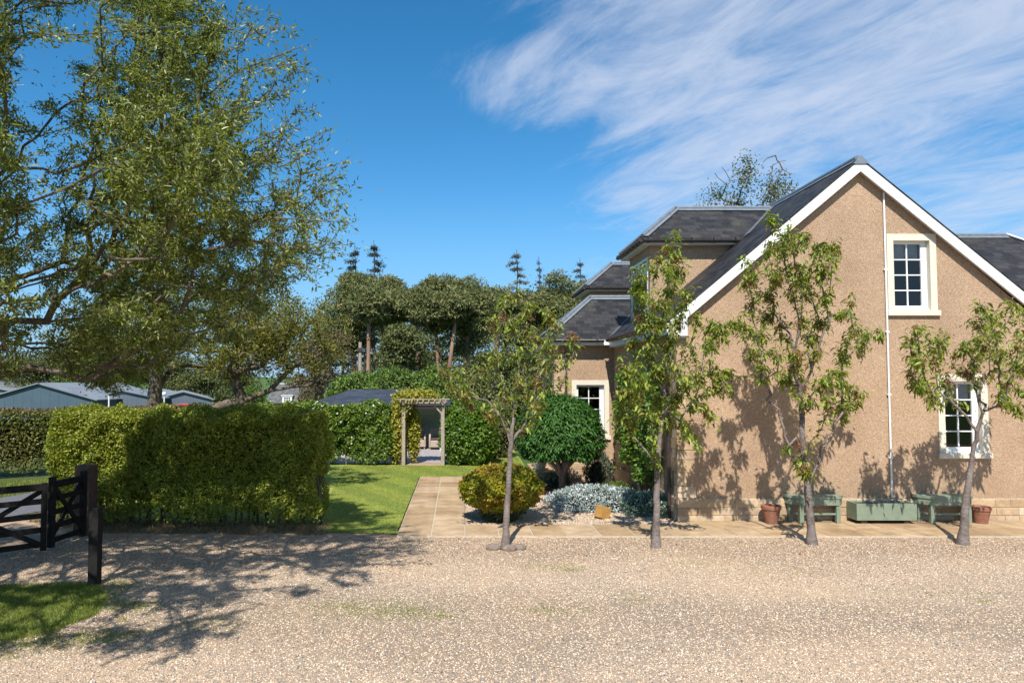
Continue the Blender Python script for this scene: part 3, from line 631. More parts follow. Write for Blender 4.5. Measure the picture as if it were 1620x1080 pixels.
# roofs
def Xat(z): return EX + (z - EZ) / SL
def Zat(x): return EZ + SL * (x - EX)
YV = 12.95
rf = MB()
rf.slab([(EX, YV, EZ), (RX, YV, RZ), (RX, YB + .2, RZ), (EX, YB + .2, EZ)][::-1], (0, 0, -.05))
rf.slab([(2 * RX - EX, YV, EZ), (RX, YV, RZ), (RX, YB + .2, RZ), (2 * RX - EX, YB + .2, EZ)], (0, 0, -.05))
main_roof = rf.build('roof', M['slate'], house, uv=True)
def ridge_roll(mb, a, b, r=.055, seg=.62, wing=.14, nl=None, nr=None):
    """lead-dressed ridge: flashing wings each side, joints every length"""
    a, b = Vector(a), Vector(b); L = (b - a).length; n = max(1, round(L / seg)); d = (b - a) / n
    for i in range(n):
        p, q_ = a + d * i, a + d * (i + 1); e = d.normalized() * .012
        mb.tube([p + Vector((0, 0, .02)), q_ + Vector((0, 0, .02))], r + .003 * (i % 2), 10)
        for wv in (nl, nr):
            if wv is not None:
                wv = Vector(wv).normalized(); nn = d.cross(wv).normalized(); nn = nn if nn.z > 0 else -nn
                o1 = nn * (.012 + .003 * (i % 2)); mb.slab([p + o1 + e * 0, q_ + o1, q_ + o1 + wv * wing, p + o1 + wv * wing], nn * .006)
ld = MB()
dl = Vector((-1, 0, -SL)); dr = Vector((1, 0, -SL))
ridge_roll(ld, (RX, YV + .1, RZ), (RX, YB, RZ), .05, .9, .15, dl, dr)
ld.slab([(RX - .15, YV - .012, RZ - .13), (RX + .15, YV - .012, RZ - .13), (RX, YV - .012, RZ + .045)], (0, -.012, 0))
ld.build('ridge_lead', M['lead'], main_roof, smooth=False)
# verge: bargeboard, soffit and boxed foot
bb = MB(); BW = .185
def rake(sgn):
    f = lambda x: RX + sgn * (x - RX)
    top = [(EX - .02, EZ - .05 - .02 * SL), (RX, RZ - .05)]
    bb_pts = [(f(top[0][0]), YV + .0, top[0][1]), (f(RX), YV, top[1][1]), (f(RX), YV, top[1][1] - BW * 1.18), (f(XL + .17), YV, Zat(XL + .17) - .05 - BW * 1.18), (f(XL + .17), YV, EZ - .30), (f(EX - .02), YV, EZ - .30)]
    if sgn > 0: bb_pts = bb_pts
    bb.slab(bb_pts, (0, .03, 0))
rake(1); 
f = lambda x: 2 * RX - x
bb.slab([(f(EX - .02), YV, EZ - .05), (f(RX), YV, RZ - .05), (f(RX), YV, RZ - .05 - BW * 1.18), (f(XL + .17), YV, Zat(XL + .17) - .05 - BW * 1.18), (f(XL + .17), YV, EZ - .30), (f(EX - .02), YV, EZ - .30)][::-1], (0, .03, 0))
bb.build('bargeboard', M['white'], house)
sf = MB()
for sg in (1, -1):
    h_ = (lambda x: x) if sg > 0 else (lambda x: 2 * RX - x)
    sf.slab([(h_(XL + .1), YV + .032, Zat(XL + .1) - .2), (h_(RX), YV + .032, RZ - .2), (h_(RX), YG - .002, RZ - .2), (h_(XL + .1), YG - .002, Zat(XL + .1) - .2)], (0, 0, .02))
sf.box(EX + .02, YV + .032, EZ - .335, XL + .15, YG - .03, EZ - .30)
sf.build('verge_soffit', M['fascia'], house)
def gutter(mb, a, b, out, r=.058, br=.55):
    """half-round gutter hung outside a fascia from a to b; out = outward unit vector"""
    a, b, out = Vector(a), Vector(b), Vector(out); n = 8; pr = []
    for i in range(n + 1):
        t = math.pi * i / n; pr.append(out * (-math.cos(t) * r) + Vector((0, 0, -math.sin(t) * r)))
    inner = [p * .86 for p in pr[::-1]]; ring = pr + inner; m = len(ring)
    vs = [a + p for p in ring] + [b + p for p in ring]
    mb.add(vs, [(i, (i + 1) % m, m + (i + 1) % m, m + i) for i in range(m)] + [tuple(range(m))[::-1], tuple(range(m, 2 * m))])
    L = (b - a).length; k = max(1, int(L / br)); d = (b - a).normalized()
    for i in range(k + 1):
        p = a + (b - a) * ((i + .3) / (k + .6)); mb.tube([p - d * .012 + out * .0, p + d * .012], r + .014, 10)
# main eaves: fascia, soffit, gutter
fa = MB(); fa.box(EX, YV + .032, EZ - .27, EX + .022, 17.98, EZ - .055); fa.box(EX + .022, YG, EZ - .268, XL, 18.05, EZ - .25)
fa.box(EX, 21.1, EZ - .27, EX + .022, YB, EZ - .055); fa.build('eaves_fascia', M['fascia'], house)
gt = MB(); gutter(gt, (EX - .06, YV + .05, EZ - .07), (EX - .06, 17.95, EZ - .07), (-1, 0, 0)); gt.build('eaves_gutter', M['gutter'], house)
# wing roof
wr = 1.48; wz = EZ + wr * SL; wy0, wx0 = 18.07, 2.33
wrf = MB()
wrf.slab([(wx0, wy0, EZ), (EX + .01, wy0, EZ), (Xat(wz), wy0 + wr, wz), (wx0 + wr, wy0 + wr, wz)], (0, 0, -.05))
wrf.slab([(wx0, wy0, EZ), (wx0 + wr, wy0 + wr, wz), (wx0, wy0 + 2 * wr, EZ)], (0, 0, -.05))
wrf.slab([(wx0, wy0 + 2 * wr, EZ), (wx0 + wr, wy0 + wr, wz), (Xat(wz), wy0 + wr, wz), (EX + .01, wy0 + 2 * wr, EZ)], (0, 0, -.05))
wroof = wrf.build('wing_roof', M['slate'], house, uv=True)
l2 = MB(); ny_ = Vector((0, -1, -SL)); nyb = Vector((0, 1, -SL)); nxl = Vector((-1, 0, -SL))
hipd = Vector((1, 1, SL))
def hips(mb, x0, ya, yb, r, z0, z1, xe):
    """front hip corner ya and back hip corner yb"""
    ym = (ya + yb) / 2
    ridge_roll(mb, (x0, ya, z0 + .02), (x0 + r, ym, z1 + .02), .04, .5, .13, Vector((1, 0, 0)), Vector((0, 1, 0)))
    ridge_roll(mb, (x0, yb, z0 + .02), (x0 + r, ym, z1 + .02), .04, .5, .13, Vector((1, 0, 0)), Vector((0, -1, 0)))
    ridge_roll(mb, (x0 + r, ym, z1 + .01), (xe, ym, z1 + .01), .045, .7, .13, Vector((0, -1, -SL)), Vector((0, 1, -SL)))
hips(l2, wx0, wy0, wy0 + 2 * wr, wr, EZ, wz, Xat(wz))
def valley(mb, a, b, wdt=.16):
    a, b = Vector(a), Vector(b); n_main = Vector((-SL, 0, 1)).normalized(); d = (b - a).normalized(); s_ = n_main.cross(d).normalized()
    mb.slab([a + n_main * .014, b + n_main * .014, b + n_main * .014 + s_ * wdt, a + n_main * .014 + s_ * wdt], n_main * .008)
    mb.slab([a + n_main * .014, b + n_main * .014, b + n_main * .014 - s_ * wdt, a + n_main * .014 - s_ * wdt], n_main * .008)
valley(l2, (EX + .02, wy0, EZ), (Xat(wz), wy0 + wr, wz))
l2.build('hip_lead', M['lead'], wroof)
f2 = MB(); f2.box(wx0 + .03, wy0 + .0, EZ - .20, EX + .02, wy0 + .022, EZ - .055); f2.box(wx0 + .03, wy0 + .022, EZ - .20, wx0 + .052, wy0 + 2 * wr - .03, EZ - .055); f2.box(wx0 + .052, wy0 + .022, EZ - .2, XL - .03, WY - .003, EZ - .18)
f2.box(wx0 + .052, WY, EZ - .199, WX - .003, wy0 + 2 * wr - .03, EZ - .18); f2.build('wing_fascia', M['white'], house)
g2 = MB(); gutter(g2, (wx0, wy0 - .062, EZ - .07), (EX - .13, wy0 - .062, EZ - .07), (0, -1, 0)); gutter(g2, (wx0 - .035, wy0 - .0, EZ - .07), (wx0 - .035, wy0 + 2 * wr, EZ - .07), (-1, 0, 0)); g2.build('wing_gutter', M['gutter'], house)
# dormers
def dormer(Yc, z0, hw=1.12, full=True):
    z1 = z0 + hw * SL; x0 = 4.20; d = MB()
    ya, yb = Yc - hw, Yc + hw; ov = .22
    wl = MB(); zx = z0 - .08; xb = Xat(zx)
    xf = 4.42; zf = Zat(xf)
    near = [(xf, ya + ov, zf - .1), (xf, ya + ov, zx), (xb, ya + ov, zx)]
    wl.slab(near[::-1], (0, .1, 0))
    wl.slab([(xf, yb - ov, zf - .1), (xb, yb - ov, zx), (xf, yb - ov, zx)][::-1], (0, -.1, 0))
    oy0, oy1, oz0, oz1 = ya + ov + .16, yb - ov - .16, zf + .07, z0 - .38
    pts = []
    polys = [[Vector((ya + ov, zf - .1, 0)), Vector((yb - ov, zf - .1, 0)), Vector((yb - ov, zx, 0)), Vector((ya + ov, zx, 0))], [Vector((oy0, oz0, 0)), Vector((oy1, oz0, 0)), Vector((oy1, oz1, 0)), Vector((oy0, oz1, 0))]]
    wl.add([(xf - .001, p.x, p.y) for pp in polys for p in pp], [tuple(t) for t in tessellate_polygon(polys)])
    dm = wl.build('dormer_wall', M['harl'], house)
    fr_ = MB(); t = .06
    fr_.box(xf - .012, oy0, oz0, xf + .05, oy0 + t, oz1); fr_.box(xf - .012, oy1 - t, oz0, xf + .05, oy1, oz1); fr_.box(xf - .010, oy0 + t, oz0, xf + .05, oy1 - t, oz0 + .1); fr_.box(xf - .010, oy0 + t, oz1 - t, xf + .05, oy1 - t, oz1)
    ym = (oy0 + oy1) / 2; fr_.box(xf - .008, ym - .04, oz0 + .1, xf + .05, ym + .04, oz1 - t)
    for zz in (oz0 + .42, oz0 + .74, oz0 + 1.06):
        if zz < oz1 - .15: fr_.box(xf + .0, oy0 + t, zz, xf + .04, ym - .04, zz + .022); fr_.box(xf + .0, ym + .04, zz, xf + .04, oy1 - t, zz + .022)
    fw = fr_.build('dormer_window', M['white'], dm)
    p = MB(); p.add([(xf + .02, oy0 + t, oz0 + .1), (xf + .02, oy1 - t, oz0 + .1), (xf + .02, oy1 - t, oz1 - t), (xf + .02, oy0 + t, oz1 - t)], [(0, 3, 2, 1)]); p.build('dormer_pane', M['glass'], dm)
    rr = MB(); rr.box(xf + .1, oy0 - .0, oz0 - .0, xf + .14, oy1, oz1); rr.build('dormer_dark_panel', M['interior'], dm)  # dark panel behind the pane, standing for the unlit room
    r_ = MB(); dep = (0, 0, -.045); Xm = Xat(z0); Xt = Xat(z1)
    r_.slab([(x0, ya, z0), (Xm, ya, z0), (Xt, Yc, z1), (x0 + hw, Yc, z1)], dep); r_.slab([(x0, ya, z0), (x0 + hw, Yc, z1), (x0, yb, z0)], dep)
    r_.slab([(x0, yb, z0), (x0 + hw, Yc, z1), (Xt, Yc, z1), (Xm, yb, z0)], dep)
    dr_ = r_.build('dormer_roof', M['slate'], house, uv=True)
    l = MB(); hips(l, x0, ya, yb, hw, z0, z1, Xt); valley(l, (Xm, ya, z0), (Xt, Yc, z1)); valley(l, (Xm, yb, z0), (Xt, Yc, z1)); l.build('dormer_lead', M['lead'], dr_)
    fb = MB(); fb.box(x0 + .03, ya + .03, z0 - .155, Xm - .06, ya + .05, z0 - .05); fb.box(x0 + .03, ya + .052, z0 - .155, x0 + .05, yb - .052, z0 - .05); fb.box(x0 + .03, yb - .05, z0 - .155, Xm - .06, yb - .03, z0 - .05)
    fb.box(x0 + .052, ya + .052, z0 - .153, xf - .01, yb - .052, z0 - .135); fb.box(xf - .008, ya + .052, z0 - .153, Xm - .1, ya + ov - .002, z0 - .135)
    fb.build('dormer_fascia', M['fascia'], dm)
    gg = MB(); gutter(gg, (x0 - .02, ya - .035, z0 - .065), (Xm - .05, ya - .035, z0 - .065), (0, -1, 0), .052); gutter(gg, (x0 - .03, ya - .03, z0 - .065), (x0 - .03, yb + .03, z0 - .065), (-1, 0, 0), .052, .3)
    gg.build('dormer_gutter', M['gutter'], dm)
dormer(16.5, 5.93); dormer(23.45, 5.80)
# wing behind to the right
rw = MB(); e0 = W(1592, 373, 17.5); rz2 = e0.z; ex2 = e0.x; run = (rz2 - EZ) / SL; ye = 17.5 - run
rw.slab([(2 * RX - Xat(rz2) - 1, ye, EZ), (ex2 + run, ye, EZ), (ex2, 17.5, rz2), (2 * RX - Xat(rz2) - 1, 17.5, rz2)], (0, 0, -.05))
rw.slab([(ex2 + run, ye, EZ), (ex2 + run, 17.5 + run, EZ), (ex2, 17.5, rz2)], (0, 0, -.05))
rw.slab([(ex2 + run, 17.5 + run, EZ), (9, 17.5 + run, EZ), (9, 17.5, rz2), (ex2, 17.5, rz2)], (0, 0, -.05))
o = rw.build('rear_wing_roof', M['slate'], house, uv=True)
l3 = MB(); ridge_roll(l3, (9.5, 17.5, rz2), (ex2, 17.5, rz2), .045, .8, .14, ny_, nyb); ridge_roll(l3, (ex2, 17.5, rz2 + .02), (ex2 + run, ye, EZ + .02), .04, .8); l3.build('rear_ridge_lead', M['lead'], o)
rwl = MB(); rwl.box(XR + .01, ye + .3, 0, ex2 + run - .3, 17.5 + run - .3, EZ - .06); rwl.build('rear_wing_wall', M['harl'], house)
# pipes and cable
pp = MB(); a = W(1399, 306, YG - .03); b = W(1410, 786, YG - .03); a.x = b.x = (a.x + b.x) / 2
pp.tube([(a.x, YG - .03, a.z + .02), (a.x, YG - .03, .46)], .017, 10); 
for zz in (1.2, 2.4, 3.6, 4.8): pp.box(a.x - .035, YG - .045, zz, a.x + .035, YG - .001, zz + .03)
pp.build('vent_pipe', M['white'], house)
dp = MB(); dp.tube([(XL - .075, 13.42, 3.70), (XL - .075, 13.42, .05)], .036, 10)
for zz in (.6, 1.5, 2.4, 3.3): dp.tube([(XL - .075, 13.42, zz), (XL - .075, 13.42, zz + .05)], .046, 10)
dp.build('corner_downpipe', M['gutter'], house)
dp = MB(); xw = W(896, 650, WY - .06).x; dp.tube([(xw, wy0 - .05, EZ - .12), (xw, wy0 - .0, EZ - .25), (xw, WY - .06, EZ - .42), (xw, WY - .06, .05)], .034, 10)
for zz in (1.1, 2.2, 3.1): dp.tube([(xw, WY - .06, zz), (xw, WY - .06, zz + .05)], .044, 10)
dp.build('wing_downpipe', M['gutter'], house)
c = W(1357, 552, YG)
lm = thing('wall_lamp', 'small dark wall lamp fixed to the harled gable', 'lamp', (c.x, YG, c.z))
a_ = MB(); a_.box(c.x - .035, YG - .02, c.z - .06, c.x + .035, YG, c.z + .06, .005); a_.build('back_plate', M['gutter'], lm)
a_ = MB(); a_.lathe((c.x, YG - .07, c.z - .06), [(.03, 0), (.045, .02), (.045, .11), (.02, .14)], 14); a_.build('lamp_body', M['gutter'], lm)
a_ = MB(); a_.lathe((c.x, YG - .07, c.z - .085), [(.012, 0), (.03, .008), (.03, .024)], 12); a_.build('lens', M['glass'], lm)

# ================================================================== FURNITURE BY THE WALL
def make_bench():
    o = thing('bench', 'x', 'bench')
    mb = MB(); bk, ft, dp_ = .525, .36, .30
    top = [(-bk, 0), (-bk + .02, -.12), (-ft, -dp_), (ft, -dp_), (bk - .02, -.12), (bk, 0)]
    mb.slab([(x * 1.03, y * 1.06, .455) for x, y in top], (0, 0, .045)); mb.build('seat', M['sage'], o, off=(0, 0, 0))
    mb = MB(); ap = [(x * .97, y * .97 - .005) for x, y in top]
    for i in range(len(ap)):
        p, q_ = ap[i], ap[(i + 1) % len(ap)]; mb.beam((p[0], p[1], .395), (q_[0], q_[1], .395), .022, .118)
    mb.build('apron', M['sage'], o, off=(0, 0, 0))
    for x, y in ((-ft + .02, -dp_ + .045), (ft - .02, -dp_ + .045), (-bk + .08, -.05), (bk - .08, -.05)):
        mb = MB(); mb.box(x - .037, y - .034, 0, x + .037, y + .034, .335, .004); mb.build('leg', M['sage'], o, off=(0, 0, 0))
    mb = MB(); mb.beam((-ft + .055, -dp_ + .05, .17), (ft - .055, -dp_ + .05, .17), .02, .035); mb.beam((-bk + .08, -.086, .17), (-ft + .02, -dp_ + .08, .17), .02, .035); mb.beam((bk - .08, -.086, .17), (ft - .02, -dp_ + .08, .17), .02, .035)
    mb.build('stretcher', M['sage'], o, off=(0, 0, 0)); return o
def dup(root, loc, label):
    r = root.copy(); C.objects.link(r); r.location = loc; r['label'] = label
    for ch in root.children:
        c = ch.copy(); C.objects.link(c); c.parent = r
        for g_ in ch.children: d = g_.copy(); C.objects.link(d); d.parent = c
    return r
b1 = make_bench(); b1['label'] = 'sage green wooden bench between the dark clay pot and the green trough'; b1['group'] = 'green benches against the gable wall'
b1.location = (6.72, YG - .045, .034)
dup(b1, (6.72 + 2.43, YG - .045, .034), 'sage green wooden bench right of the green trough, beside the orange clay pot')
tr = thing('planter_trough', 'long sage green wooden trough on small feet between two benches', 'planter', (7.9, YG - .2, .034))
x0, x1, y0, y1 = 7.37, 8.48, YG - .38, YG - .06
mb = MB(); mb.box(x0, y0, .10, x1, y0 + .025, .41, .003); mb.box(x0, y1 - .025, .10, x1, y1, .41, .003); mb.box(x0 + .001, y0 + .025, .10, x0 + .026, y1 - .025, .409); mb.box(x1 - .026, y0 + .025, .10, x1 - .001, y1 - .025, .409); mb.box(x0 + .03, y0 + .03, .10, x1 - .03, y1 - .03, .13)
mb.build('trough_box', M['sage'], tr)
mb = MB(); mb.box(x0 + .027, y0 + .027, .14, x1 - .027, y1 - .027, .385); mb.build('soil', M['soil'], tr)
for i in (x0 + .16, x1 - .16):
    for yy in (y0 + .04, y1 - .12): mb = MB(); mb.box(i - .05, yy, .034, i + .05, yy + .07, .099); mb.build('foot', M['oldwood'], tr)
def pot(x, y, z, r, h, label, nm='flower_pot', m='terracotta', sq=False):
    o = thing(nm, label, 'pot', (x, y, z)); n = 32
    mb = MB(); mb.lathe((x, y, z), [(r * .62, 0), (r * .66, .02), (r * .92, h * .78), (r * .93, h * .80), (r * 1.0, h * .80), (r * 1.02, h * .98), (r * .98, h), (r * .86, h), (r * .84, h * .9)], n)
    mb.build('pot_body', M[m], o, smooth=True)
    mb = MB(); mb.lathe((x, y, z + h * .88), [(r * .1, .01), (r * .85, .0)], 20); mb.build('soil', M['soil'], o); return o
a = W(1219, 826, YG - .25); pot(a.x, YG - .28, .034, .175, .33, 'shaded dark terracotta pot left of the first green bench')
a = W(1549, 826, YG - .25); pot(a.x, YG - .28, .034, .18, .31, 'sunlit orange terracotta pot right of the second bench')

# ================================================================== GATE
def gate_leaf(p0, p1, zt0, zt1, name, label, rise=0.0, hinge_w=.07):
    o = thing(name, label, 'gate', (p0[0], p0[1], 0), 'pair of dark wooden drive gates')
    d = Vector((p1[0] - p0[0], p1[1] - p0[1], 0)); L = d.length; d.normalize(); P = lambda s, z: (p0[0] + d.x * s, p0[1] + d.y * s, z)
    mb = MB(); mb.beam(P(.03, zt0), P(L - .05, zt0), .07, .10); mb.build('top_bar', M['blackwood'], o)
    for z in (.14, .36, .58, .80):
        mb = MB(); mb.beam(P(.04, z), P(L - .04, z), .035, .082); mb.build('bar', M['blackwood'], o)
    for s in (.04, L - .04):
        mb = MB(); mb.beam(P(s, .04), P(s, zt1), .085, .075, (d.x, d.y, 0)); mb.build('stile', M['blackwood'], o)
    off = Vector((-d.y, d.x, 0)) * .035
    mb = MB(); mb.beam(Vector(P(.05, .12)) + off, Vector(P(L - .05, zt0 - .05)) + off, .025, .075); mb.build('brace', M['blackwood'], o)
    mb = MB(); mb.beam(Vector(P(.05, zt0 - .05)) - off, Vector(P(L - .05, .12)) - off, .025, .075); mb.build('brace', M['blackwood'], o)
    return o
A = W(73, 862, 10.75); B = W(78, 850, 10.9); Cc = W(133, 838, 11.75)
gate_leaf((A.x - 1.15, A.y - 1.0), (A.x, A.y), 1.02, 1.08, 'drive_gate', 'near leaf of the dark wooden gate, cut by the left edge')
gate_leaf((B.x, B.y), (Cc.x, Cc.y), 1.02, 1.14, 'drive_gate', 'far leaf of the dark wooden gate, hung on the thick post')
def post(px0, px1, ytop, Y, label, m, dep=None):
    a, b = W(px0, 700, Y), W(px1, 700, Y); z = W(px0, ytop, Y).z; w_ = b.x - a.x
    o = MB(); o.box(a.x, Y, -.1, b.x, Y + (dep or w_), z, .012); ob = o.build('gate_post', M[m], None, off=((a.x + b.x) / 2, Y, 0)); ob.location = ((a.x + b.x) / 2, Y, 0); tag(ob, label, 'post'); return ob
post(119, 143, 736, 11.9, 'thick weathered brown gate post against the hedge', 'oldwood')
post(143.5, 158, 803, 9.0, 'slim black lone post standing in the grass before the gravel', 'blackwood')

# ================================================================== LEAF BUILDERS
def leaves(name, parts, mat, parent, label=None):
    V, Fs = merge(parts); o = np_obj(name, V, Fs, mat, parent); return o
def hedge(name, label, p0, p1, thick, h, n, L, Wd, mat, leaf=T_DIA, zb=.12, amp=.08, core=True, seed=0., skew=1.0, endr=.3, fl=0, stems=0, cat='hedge', vis=(1, 1, 1, 1, 1), coremat='core', low=0.0):
    """clipped hedge from p0 to p1 (ground line of its middle)"""
    p0 = np.array(p0, float); p1 = np.array(p1, float); dv = p1 - p0; Ln = np.linalg.norm(dv); dv /= Ln; nv = np.array([-dv[1], dv[0]])
    o = thing(name, label, cat, ((p0[0] + p1[0]) / 2, (p0[1] + p1[1]) / 2, 0))
    # areas: front, back, top, end, end
    ar = np.array([Ln * h, Ln * h * .35, Ln * thick, thick * h, thick * h]) * np.array(vis); cn = (ar / ar.sum() * n).astype(int)
    P = []; Nn = []
    for k, c in enumerate(cn):
        s = rng.uniform(0, 1, c); t = rng.uniform(0, 1, c); z = rng.uniform(0, 1, c) ** skew
        if k == 0: q_ = (s * Ln, -thick / 2 + 0 * s, zb + z * (h - zb)); nn = (0 * s, -1 + 0 * s, 0 * s)
        elif k == 1: q_ = (s * Ln, thick / 2 + 0 * s, zb + z * (h - zb)); nn = (0 * s, 1 + 0 * s, 0 * s)
        elif k == 2: q_ = (s * Ln, (t - .5) * thick, h + 0 * s); nn = (0 * s, 0 * s, 1 + 0 * s)
        elif k == 3: q_ = (0 * s, (t - .5) * thick, zb + z * (h - zb)); nn = (-1 + 0 * s, 0 * s, 0 * s)
        else: q_ = (Ln + 0 * s, (t - .5) * thick, zb + z * (h - zb)); nn = (1 + 0 * s, 0 * s, 0 * s)
        P.append(np.stack(q_, 1)); Nn.append(np.stack(nn, 1))
    P = np.concatenate(P); Nn = np.concatenate(Nn)
    # round the edges
    cx = np.clip(P[:, 0], endr, Ln - endr); cy = np.clip(P[:, 1], -thick / 2 + .2, thick / 2 - .2); cz = np.clip(P[:, 2], -9, h - .2)
    dd = P - np.stack([cx, cy, cz], 1); nr = nrm(dd + Nn * 1e-3); 
    ln_ = np.linalg.norm(dd, axis=1); rad = np.where((np.abs(P[:, 0] - cx) > 0), endr, .2)
    P = np.stack([cx, cy, cz], 1) + nr * np.minimum(ln_, np.where(np.abs(dd[:, 0]) > 1e-6, endr, .2))[:, None] * .98
    depth = rng.exponential(.09, len(P)); dd2 = wob(P, 1.6, seed) * amp + wob(P, 5.0, seed + 2) * amp * .45
    P = P + nr * (dd2 - depth)[:, None]
    P[:, 2] = np.maximum(P[:, 2], .03)
    if low:                                              # thin, gappy skirt near the ground
        keep = (P[:, 2] > low * (1 + .9 * wob(P * [1, 1, 0], 2.1, seed))) | (rng.random(len(P)) < .12); P, nr = P[keep], nr[keep]
    Wp = np.stack([p0[0] + P[:, 0] * dv[0] + P[:, 1] * nv[0], p0[1] + P[:, 0] * dv[1] + P[:, 1] * nv[1], P[:, 2]], 1)
    Nw = np.stack([nr[:, 0] * dv[0] + nr[:, 1] * nv[0], nr[:, 0] * dv[1] + nr[:, 1] * nv[1], nr[:, 2]], 1)
    N = len(Wp); d = nrm(rdir(N) + Nw * .45 + [0, 0, -.15]); nn = nrm(Nw * .8 + rdir(N) * .8 + [0, 0, .35])
    sz = rng.uniform(.65, 1.25, N)
    leaves('foliage', [scatter(leaf, Wp, d, nn, L * sz, Wd * sz)], mat, o)
    if fl:
        ii = rng.choice(N, fl); V, Fi = scatter(T_DIA, Wp[ii] + Nw[ii] * .05, rdir(fl), Nw[ii], .06, .06); V2, F2 = scatter(T_DIA, Wp[ii] + Nw[ii] * .05, rdir(fl), Nw[ii], .06, .06); leaves('blossom', [(V, Fi), (V2, F2)], M['L_flower'], o)
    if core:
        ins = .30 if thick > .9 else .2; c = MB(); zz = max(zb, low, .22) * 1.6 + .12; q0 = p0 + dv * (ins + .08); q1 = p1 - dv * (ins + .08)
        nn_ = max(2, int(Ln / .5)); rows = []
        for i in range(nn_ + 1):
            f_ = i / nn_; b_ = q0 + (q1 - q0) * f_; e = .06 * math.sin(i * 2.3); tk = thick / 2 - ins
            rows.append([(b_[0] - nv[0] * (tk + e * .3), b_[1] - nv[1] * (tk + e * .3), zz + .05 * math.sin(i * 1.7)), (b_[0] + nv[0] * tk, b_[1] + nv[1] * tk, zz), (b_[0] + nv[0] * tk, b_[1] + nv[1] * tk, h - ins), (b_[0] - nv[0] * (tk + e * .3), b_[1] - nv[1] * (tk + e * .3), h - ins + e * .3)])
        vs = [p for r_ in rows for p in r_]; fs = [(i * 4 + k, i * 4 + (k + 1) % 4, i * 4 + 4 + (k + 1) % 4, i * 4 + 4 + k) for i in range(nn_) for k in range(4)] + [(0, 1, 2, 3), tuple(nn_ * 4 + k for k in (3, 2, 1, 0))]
        c.add(vs, fs); c.build('shade_core', M[coremat], o)  # solid dark core standing for the shade inside the hedge
    if stems:
        s_ = MB()
        for i in range(stems):
            t = (i + random.random()) / stems; b_ = p0 + dv * Ln * t + nv * random.uniform(-.18, .18) * thick
            pts = [(b_[0], b_[1], -.05), (b_[0] + random.uniform(-.06, .06), b_[1] + random.uniform(-.05, .05), .35), (b_[0] + random.uniform(-.2, .2), b_[1] + random.uniform(-.1, .1), .8 + random.random() * .4)]
            s_.tube(pts, [.028, .02, .012], 6)
        s_.build('stems', M['bark'], o)
    return o
def blob_pts(n, c, r, lump=.12, f=2.0, seed=0., flatb=None, shell=.12):
    d = rdir(n); c = np.array(c, float); r = np.array(r, float)
    if flatb is not None: d[:, 2] = np.where(d[:, 2] < flatb, flatb - (d[:, 2] - flatb) * -.15, d[:, 2])
    q_ = d * (1 + lump * wob(d * 2, f, seed) + lump * .5 * wob(d * 5, f, seed + 3))[:, None] * (1 - rng.exponential(shell, n))[:, None]
    return c + q_ * r, nrm(d / r)
def bush(name, label, c, r, n, L, Wd, mat, leaf=T_DIA, lump=.12, seed=0., flatb=-.4, core=.78, cat='shrub', droop=.1, stem=None, shell=.1, up=.3, base=None):
    o = thing(name, label, cat, base or (c[0], c[1], 0)); P, nr = blob_pts(n, c, r, lump, 2.0, seed, flatb, shell); P[:, 2] = np.maximum(P[:, 2], .02 if c[1] < 40 else -9)
    d = nrm(rdir(n) + nr * .6 + [0, 0, -droop]); nn = nrm(nr * .9 + rdir(n) * .6 + [0, 0, up]); sz = rng.uniform(.65, 1.25, n)
    leaves('foliage', [scatter(leaf, P, d, nn, L * sz, Wd * sz)], mat, o)
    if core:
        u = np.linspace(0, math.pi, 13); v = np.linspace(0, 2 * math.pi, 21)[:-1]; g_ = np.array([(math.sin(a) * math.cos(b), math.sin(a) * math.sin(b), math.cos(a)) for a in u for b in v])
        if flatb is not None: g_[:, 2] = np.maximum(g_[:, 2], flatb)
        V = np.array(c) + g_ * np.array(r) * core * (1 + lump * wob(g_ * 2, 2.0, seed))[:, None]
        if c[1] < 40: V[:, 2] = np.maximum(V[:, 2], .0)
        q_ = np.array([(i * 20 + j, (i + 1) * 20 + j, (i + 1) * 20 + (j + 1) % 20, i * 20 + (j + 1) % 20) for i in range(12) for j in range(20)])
        np_obj('shade_core', V, [q_], M['core'], o)  # dark filling; its colour stands for shade among the leaves
    return o

# ------------------------------------------------------------------ hedges
hedge('hedge', 'long clipped green hedge with bare stems at its foot, beside the gravel', (-7.45, 12.95), (-2.48, 12.85), 1.0, 2.10, 130000, .044, .030, M['L_hedge'], amp=.21, seed=1.3, endr=.6, stems=46, low=.24, vis=(1, .8, 1, 1, 1))
hedge('hedge', 'reddish topped roadside hedge beyond the road, far left', (-15.5, 17.6), (-6.6, 23.5), 1.0, 1.88, 42000, .075, .05, M['L_beech'], amp=.06, seed=4.1, low=.2)
hedge('hedge', 'leafy garden hedge dotted with white blossom left of the pergola', (-6.6, 22.35), (-2.15, 22.15), .8, 1.92, 26000, .10, .062, M['L_garden'], amp=.24, seed=2.2, fl=150, stems=14, low=.22)
